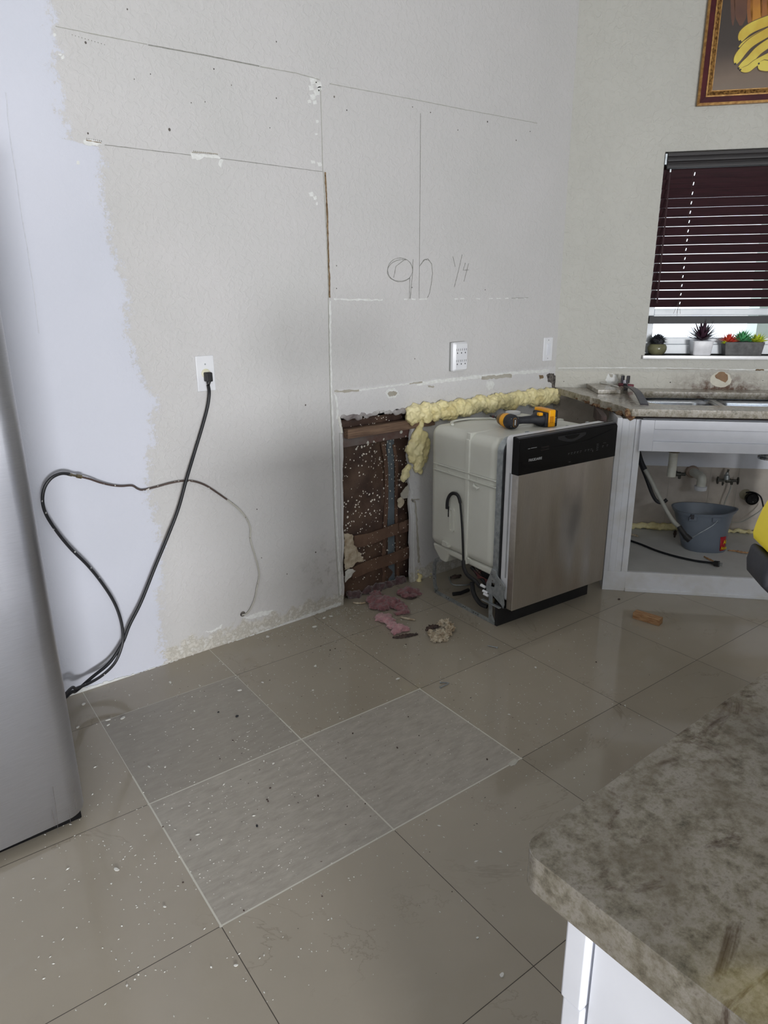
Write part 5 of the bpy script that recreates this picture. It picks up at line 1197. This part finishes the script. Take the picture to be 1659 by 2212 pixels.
MB().tube([(.02,-.335,fz0-.006),(.385,-.335,fz0-.004)],.005,8).build('door_gasket_lip',m_navy,fr,smooth=True)
MB().box((.33,-.328,fz0-.012),(.40,-.30,fz0-.002)).build('hinge_plate',m_black,fr,bevel=.001)
MB().tube([(.405,-.325,fz0-.010),(.428,-.300,fz0-.006)],.0035,8).build('hinge_pin',m_chrome,fr,smooth=True)
for s in (-1,1):
    for y in (-.24,.27): MB().lathe([(.018,0),(.018,.015),(.008,.018),(.008,.055)],14,Matrix.Translation((s*.40,y,0))).build('foot',m_blackmatte,fr,smooth=True)
m_drip=pm('dried_drip',srgb(96,92,94),srgb(120,114,112),60,.5,metal=.6)
for px,pts_ in ((0,[(114,1700),(117,1720),(121,1745),(124,1775),(125,1803)]),(0,[(148,1748),(151,1765),(153,1785)]),(0,[(160,1702),(162,1725),(163,1748)]),(0,[(112,1750),(116,1768),(119,1785)])):
    yf=-.36-.345-.010
    P=[W1(a,b,yf-.004)-fr.location for a,b in pts_]
    MB().tube(catmull(P,5),.0011,5,flat=.5).build('dried_drip',m_drip,fr,smooth=True)
# ================================================================== ISLAND
il=empty('kitchen_island',(-2.0,-2.75,0),0,'kitchen island with green-brown granite top, lower right','kitchen island')
ox,oy=-2.0,-2.75
m_isl=granite('island_granite',.62); ol=rrect(-2.712-ox,-3.35-oy,-1.15-ox,-2.126-oy,.022,6)
MB().plate(ol,[],.855,.895,axis='z').build('granite_top',m_isl,il,bevel=.007,segs=4)
MB().box((-2.640-ox,-3.30-oy,.0),(-1.2-ox,-2.152-oy,.8545)).build('cabinet_box',m_white,il,bevel=.002)
g=MB(); g.box((-2.662-ox,-2.177-oy,.690),(-2.640-ox,-2.1515-oy,.8545)); g.box((-2.659-ox,-2.177-oy,.0),(-2.640-ox,-2.1525-oy,.688))
g.build('corner_post',m_white,il,bevel=.003,segs=3)
MB().box((-2.653-ox,-3.30-oy,.02),(-2.640-ox,-2.180-oy,.850)).build('side_panel',m_white,il,bevel=.0015)
# cordless tool on the island, at the right edge of the view
dd=ray(1659,1175); dd=dd*(.74/math.hypot(dd.x,dd.y)); PC=CAM+dd; k_=.74/CF/math.cos(math.atan2(829.5,CF))*1.06
yt=empty('cordless_tool',(PC.x,PC.y,.895),0,'yellow and black cordless tool standing on island, right edge','power tool')
rz_=math.atan2(_r0.y,_r0.x)+math.radians(-10); yt.rotation_euler=(0,0,rz_)
def tpx(px,py): return ((px-1659+24+max(0,px-1700)*.15)*k_,(1175-py)*k_+PC.z-.895)
Y_=[(1625,1170),(1628,1152),(1634,1128),(1642,1108),(1659,1090),(1700,1074),(1780,1070),(1860,1080),(1870,1130),(1870,1225),(1790,1232),(1700,1220),(1659,1204),(1638,1190),(1627,1180)]
MB().plate([tpx(*p) for p in Y_],[],-.030,.030).build('yellow_housing',m_yellow2,yt,bevel=.009,segs=5)
B_=[(1624,1184),(1640,1193),(1659,1205),(1700,1221),(1790,1233),(1870,1226),(1870,1262),(1800,1300),(1720,1290),(1659,1262),(1635,1248),(1622,1236),(1619,1215)]
MB().plate([tpx(*p) for p in B_],[],-.028,.028).build('black_underside',m_navy,yt,bevel=.008,segs=5)
zz=tpx(1750,1285)[1]; xh=tpx(1845,1285)[0]
rings=[[(xh+a,b,z) for a,b in rrect(-.024,-.017,.024,.017,.015)] for z in (.05,.07,zz*.7,zz+.01)]
MB().loft(rings).build('handle',m_navy,yt,smooth=True)
MB().box((xh-.055,-.036,0),(xh+.055,.036,.055))  .build('battery',m_navy,yt,bevel=.008,segs=3)
# ================================================================== DEBRIS ON THE FLOOR
def chip(px,py,s,mat,name,lab,cat,grp,seed,asp=1.6,rot=None):
    s=s*.52
    r_=random.Random(seed); n=7; o=[]; p=FL(px,py,0); a0=r_.uniform(0,PI) if rot is None else rot
    for k in range(n):
        a=2*PI*k/n; rr=s*(1+r_.uniform(-.3,.3)); x=math.cos(a)*rr*asp; y=math.sin(a)*rr; o.append((x*math.cos(a0)-y*math.sin(a0),x*math.sin(a0)+y*math.cos(a0)))
    mb=MB().plate(o,[],.0006,.0022+s*.12,axis='z')
    for v in mb.v: v.z+=abs(v.x)*.05
    c_=mb.build(name,mat); c_.location=(p.x,p.y,.0003); return tag(c_,lab,cat,grp)
for i,(px,py,s) in enumerate(((518,1492,.009),(265,1552,.010),(234,1556,.008),(234,1567,.007),(180,1522,.010),(252,1879,.008),(510,2087,.005),(1157,1443,.008),(681,1440,.009),(578,1376,.012),(567,1475,.006),(368,1475,.008),(420,1537,.005),(357,1698-40,.005),(1084,2108,.007),(590,1650,.004),(570,1645,.004),(322,1657,.005),(700,1336,.012),(715,1332,.01),(680,1355,.012),(168,1572,.007),(676,1492,.006),(860,1467,.009),(995,1425,.004),(1240,1538,.004),(1031,2027,.004),(356,1960,.004),(1350,1525,.005),(1166,1520,.003))):
    chip(px,py,s,m_chip,'plaster_chip','small white plaster chip lying on the floor tiles','plaster chip','white plaster chips scattered on the floor',i,1.7)
for i,(px,py,s) in enumerate(((512,1548,.009),(472,1539,.005),(555,1785,.0055),(584,1703,.005),(579,1732,.004),(577,1728,.004),(687,1720,.005),(412,1815,.003),(858,1616,.005),(1052,1641,.005),(762,1585,.004),(1340,1523,.002),(1337,1295,.010),(789,1720+17,.003),(352,1787,.003),(395,1907,.003),(527,1968,.003),(1288,1431,.005),(1120,1620,.003),(713,1405,.005),(724,1402,.004),(882,1549,.003),(735,1445,.003),(905,1590,.0028),(475,1640,.003))):
    chip(px,py,s,m_kraftscrap if i>2 else m_navy,'dark_crumb','small dark crumb lying on the floor tiles','crumb','dark crumbs scattered on the floor',i+90,1.4)
def zone(o):
    p=Vector((o.location.x-TX,o.location.y-TY,0)); u=(p.x*math.cos(TH)+p.y*math.sin(TH))/TS; v=(-p.x*math.sin(TH)+p.y*math.cos(TH))/TS
    c_=(math.floor(u),math.floor(v))
    if c_==(-1,-1): return 'on the front pale matte tile'
    if c_==(0,-1): return 'on the right pale matte tile'
    if c_==(-1,0): return 'on the matte tile nearest the refrigerator cords'
    if o.location.y>-.30: return 'close to the foot of the left wall'
    if o.location.x<-2.66: return 'on the glossy tile beside the refrigerator'
    if c_[1]<=-2: return 'on the foreground glossy tiles'
    if c_[0]>=1: return 'on the glossy tiles near the dishwasher'
    if c_[1]>=0: return 'on the glossy tile before the wall hole'
    return 'on the glossy tile left of the front pale tile'
for base_,noun in (('plaster_chip','white plaster chip'),('dark_crumb','dark crumb')):
    Zs={}
    for o in [o for o in COL.objects if o.name.split('.')[0]==base_]: Zs.setdefault(zone(o),[]).append(o)
    for z_,L in Zs.items():
        L.sort(key=lambda o:-o.dimensions.x*o.dimensions.y)
        for k,o in enumerate(L):
            o['label']=('lone ' if len(L)==1 else 'largest ' if k==0 else 'smaller ')+noun+' '+z_
            if len(L)==1 or k==0:
                if 'group' in o: o['group']=noun+'s scattered on the floor tiles'
            else: o['group']='smaller '+noun+'s '+z_
# countless tiny flecks
def flecks(n,name,mat,lab,seed,smin,smax,zones):
    r_=random.Random(seed); mb=MB()
    for i in range(n):
        cx,cy,sx,sy=zones[r_.randrange(len(zones))]
        px=r_.gauss(cx,sx); py=r_.gauss(cy,sy)
        if py<1300: continue
        p=FL(px,py,0)
        if p.y>-.03 or p.y<-2.1 or p.x<-3.3: continue
        dl=dloc(p)
        if -.02<dl.x<.6 and dl.y>-.01: continue
        s=r_.uniform(smin,smax)*.92*(1 if r_.random()<.93 else 1.7); a=r_.uniform(0,PI); e=r_.uniform(1,2.6)
        ca,sa=math.cos(a)*s*e,math.sin(a)*s*e; cb_,sb=-math.sin(a)*s,math.cos(a)*s
        z=.0003
        vs=[(p.x+ca,p.y+sa,z),(p.x+cb_,p.y+sb,z),(p.x-ca,p.y-sa,z),(p.x-cb_,p.y-sb,z),(p.x,p.y,z+s*.9)]
        mb.add(vs,[(0,1,4),(1,2,4),(2,3,4),(3,0,4),(3,2,1,0)])
    return tag(mb.build(name,mat,center=True),lab,'debris',None,'stuff')
Z=[(600,1650,260,200),(900,1500,200,120),(300,1850,200,180),(560,1550,200,100),(1000,1650,220,150),(740,1360,60,40),(1150,1500,150,100),(500,1800,200,150)]
flecks(2300,'paint_flecks',m_chip,'countless tiny white paint flecks over the tiles',5,.0006,.0018,Z)
flecks(420,'dirt_specks',m_kraftscrap,'countless tiny dark dirt specks over the tiles',6,.0006,.0017,[(700,1600,260,160),(760,1370,90,50),(650,1350,80,40),(1000,1600,260,150),(850,1400,90,60)])
flecks(520,'plaster_dust',m_taupe,'crumbled plaster grit along the foot of the wall',8,.0010,.0034,[(735,1318,22,12),(700,1330,30,12),(650,1345,40,10),(760,1320,25,14),(900,1300,40,14),(560,1372,60,8)])
# pink glass wool tufts
def tuft(L,name,lab,mat,seed,amp=.75,hair=300,hm=None):
    e_=empty(name,FL(L[0][0],L[0][1],0),0,lab,'insulation'); mb=MB(); r_=random.Random(seed)
    for i,(px,py,r) in enumerate(L):
        p=FL(px,py,0)-e_.location; mb.blob((p.x,p.y,r*.55),r*1.25,amp,3.6,3,seed+i,(1.1,1.0,.6))
    
    for v in mb.v: v.z=max(.0006,v.z)
    mb.build('wool_mass',mat,e_,smooth=True,remesh=.004)
    g=MB()
    for i in range(hair):
        px,py,r=L[r_.randrange(len(L))]; p=FL(px,py,0)-e_.location; a=r_.uniform(0,2*PI); b=r_.uniform(.1,1.1)
        q=p+Vector((math.cos(a)*r*.9*math.cos(b),math.sin(a)*r*.9*math.cos(b),.002+r*.6*math.sin(b)))
        d=Vector((math.cos(a+r_.uniform(-1,1)),math.sin(a+r_.uniform(-1,1)),r_.uniform(-.2,.6)))*r_.uniform(.006,.016)
        m=q+d*.5+Vector((r_.uniform(-.003,.003),r_.uniform(-.003,.003),.002)); t_=q+d; t_.z=max(.001,t_.z)
        g.tube([q,m,t_],.0005,3,caps=False)
    tag(g.build('wool_fibres',hm or mat,e_),None,None,None,'stuff')
    return e_
tuft([(812,1288,.022),(806,1302,.026),(820,1305,.028),(836,1306,.030),(852,1310,.028),(866,1317,.022),(876,1325,.016),(828,1316,.022),(808,1314,.018),(815,1295,.02),(860,1328,.012)],'glass_wool_tuft','dirty rose glass wool heap on floor before the wall hole',m_pinkdark,11,hm=m_pink)
tuft([(822,1338,.020),(832,1342,.022),(842,1346,.018),(848,1356,.020),(862,1362,.022),(876,1362,.014),(856,1368,.016),(838,1334,.014)],'glass_wool_tuft','paler pink glass wool tuft nearest the camera',m_pink,31)
tuft([(868,1284,.020),(882,1280,.022),(896,1282,.018),(876,1290,.016),(892,1290,.014),(905,1285,.010)],'glass_wool_tuft','small dark pink wool tuft against the stub wall',m_pinkdark,51,hm=m_pink)
leafscrap([FL(848,1378,.002),FL(862,1377,.002),FL(876,1374,.002),FL(890,1372,.002),FL(903,1371,.002)],.014,'kraft_scrap','long dark brown paper scrap below the pink tuft',m_kraftscrap)
leafscrap([FL(920,1363,.002),FL(930,1356,.003),FL(940,1354,.003),FL(950,1353,.002)],.018,'kraft_scrap','dark brown pointed scrap beside the crumpled paper',m_kraftscrap)
leafscrap([FL(866,1335,.002),FL(880,1337,.002),FL(897,1341,.002)],.008,'kraft_scrap','thin tan scrap right of the pink wool heap',m_paper)
leafscrap([FL(762,1303,.002),FL(776,1304,.002),FL(790,1303,.002)],.008,'kraft_scrap','pale paper sliver at the foot of the hole',m_paper)
leafscrap([FL(868,1290,.004),FL(885,1293,.004),FL(900,1291,.004)],.008,'kraft_scrap','dark paper scrap under the small wool tuft',m_kraftscrap)
# crumpled paper
cpz=[(953,1352,.012),(963,1350,.014),(970,1356,.013),(972,1364,.014),(966,1372,.014),(956,1378,.013),(946,1384,.013),(936,1378,.012),(930,1371,.010),(940,1386,.012),(950,1371,.012),(960,1384,.010)]
mb=MB()
for i,(px,py,r) in enumerate(cpz):
    p=FL(px,py,0); mb.blob((p.x,p.y,r*.8),r*1.15,1.1,2.6,3,i+5,(1.1,1.1,.9))
for v in mb.v: v.z=max(.0008,v.z)
tag(mb.build('crumpled_paper',m_paper,center=True,smooth=False),'crumpled cream paper wad on the floor','paper')
# wooden offcut
c=FL(1398,1341,0); wb_=empty('wood_offcut',(c.x,c.y,0),math.radians(-80),'small pine wood offcut on floor before the sink cabinet','wood block')
MB().box((-.060,-.020,0.0003),(.060,.020,.030)).build('block',m_woodblock,wb_,bevel=.0015)
# screws and a nail
def screw(px0,py0,px1,py1,lab,cat='screw',grp=None,r=.0024):
    a=FL(px0,py0,.004); b=FL(px1,py1,.004); d=(b-a).normalized(); L_=(b-a).length
    e_=empty('floor_'+cat,(a.x,a.y,0),0,lab,cat,grp); o_=a-e_.location
    MB().tube([o_,o_+d*.002,o_+d*.006],[.0048,.0046,.0022],10).build('head',m_galv,e_,smooth=True)
    pts_=[];rs_=[]
    n=24
    for k in range(n+1): pts_.append(o_+d*(.005+(L_-.005)*k/n)); rs_.append((r if k%2 else r*.7)*(1-.9*max(0,(k-n*.8)/(n*.2))))
    MB().tube(pts_,rs_,7).build('shank',m_galv,e_,smooth=True)
screw(1075,1399,1052,1394,'galvanised nail lying near the dishwasher corner','nail')
screw(950,1474,971,1475,'grey drywall screw, upper of the crossing pair','screw','pair of drywall screws')
screw(951,1485,970,1476,'grey drywall screw, lower of the crossing pair','screw','pair of drywall screws')
# odds and ends lying inside the dishwasher's base frame
P=[(dloc(FL(a,b,.002))) for a,b in ((978,1286),(995,1284),(1012,1277))]
g=MB().tube([DM@Vector((p.x,p.y,.009)) for p in P],.009,10); tag(g.build('pipe_insulation',m_blackmatte,center=True,smooth=True),'short black foam tube lying on floor under the dishwasher','tube')
leafscrap([FL(972,1248,.004),FL(985,1246,.006),FL(996,1243,.004)],.018,'leaf_debris','dark crumbled debris on floor under the dishwasher',m_kraftscrap)
g=MB().tube(catmull([FL(970,1246,.004),FL(977,1262,.004),FL(1000,1264,.004),FL(1016,1262,.004)],6),.003,6); tag(g.build('bent_wire',m_galv,center=True,smooth=True),'bent grey wire lying on the floor under dishwasher','wire')
# dab of white caulk on the tile joint
P=[(1097,1650),(1112,1640),(1120,1643),(1114,1652),(1104,1656)]
o=[(FL(a,b).x,FL(a,b).y) for a,b in P]; tag(MB().plate(o,[],.0003,.0016,axis='z').build('grout_dab',pm('old_grout',srgb(196,194,184),srgb(184,182,172),60,.8),center=True),'white grout dab stuck at corner of the pale tile','grout dab')
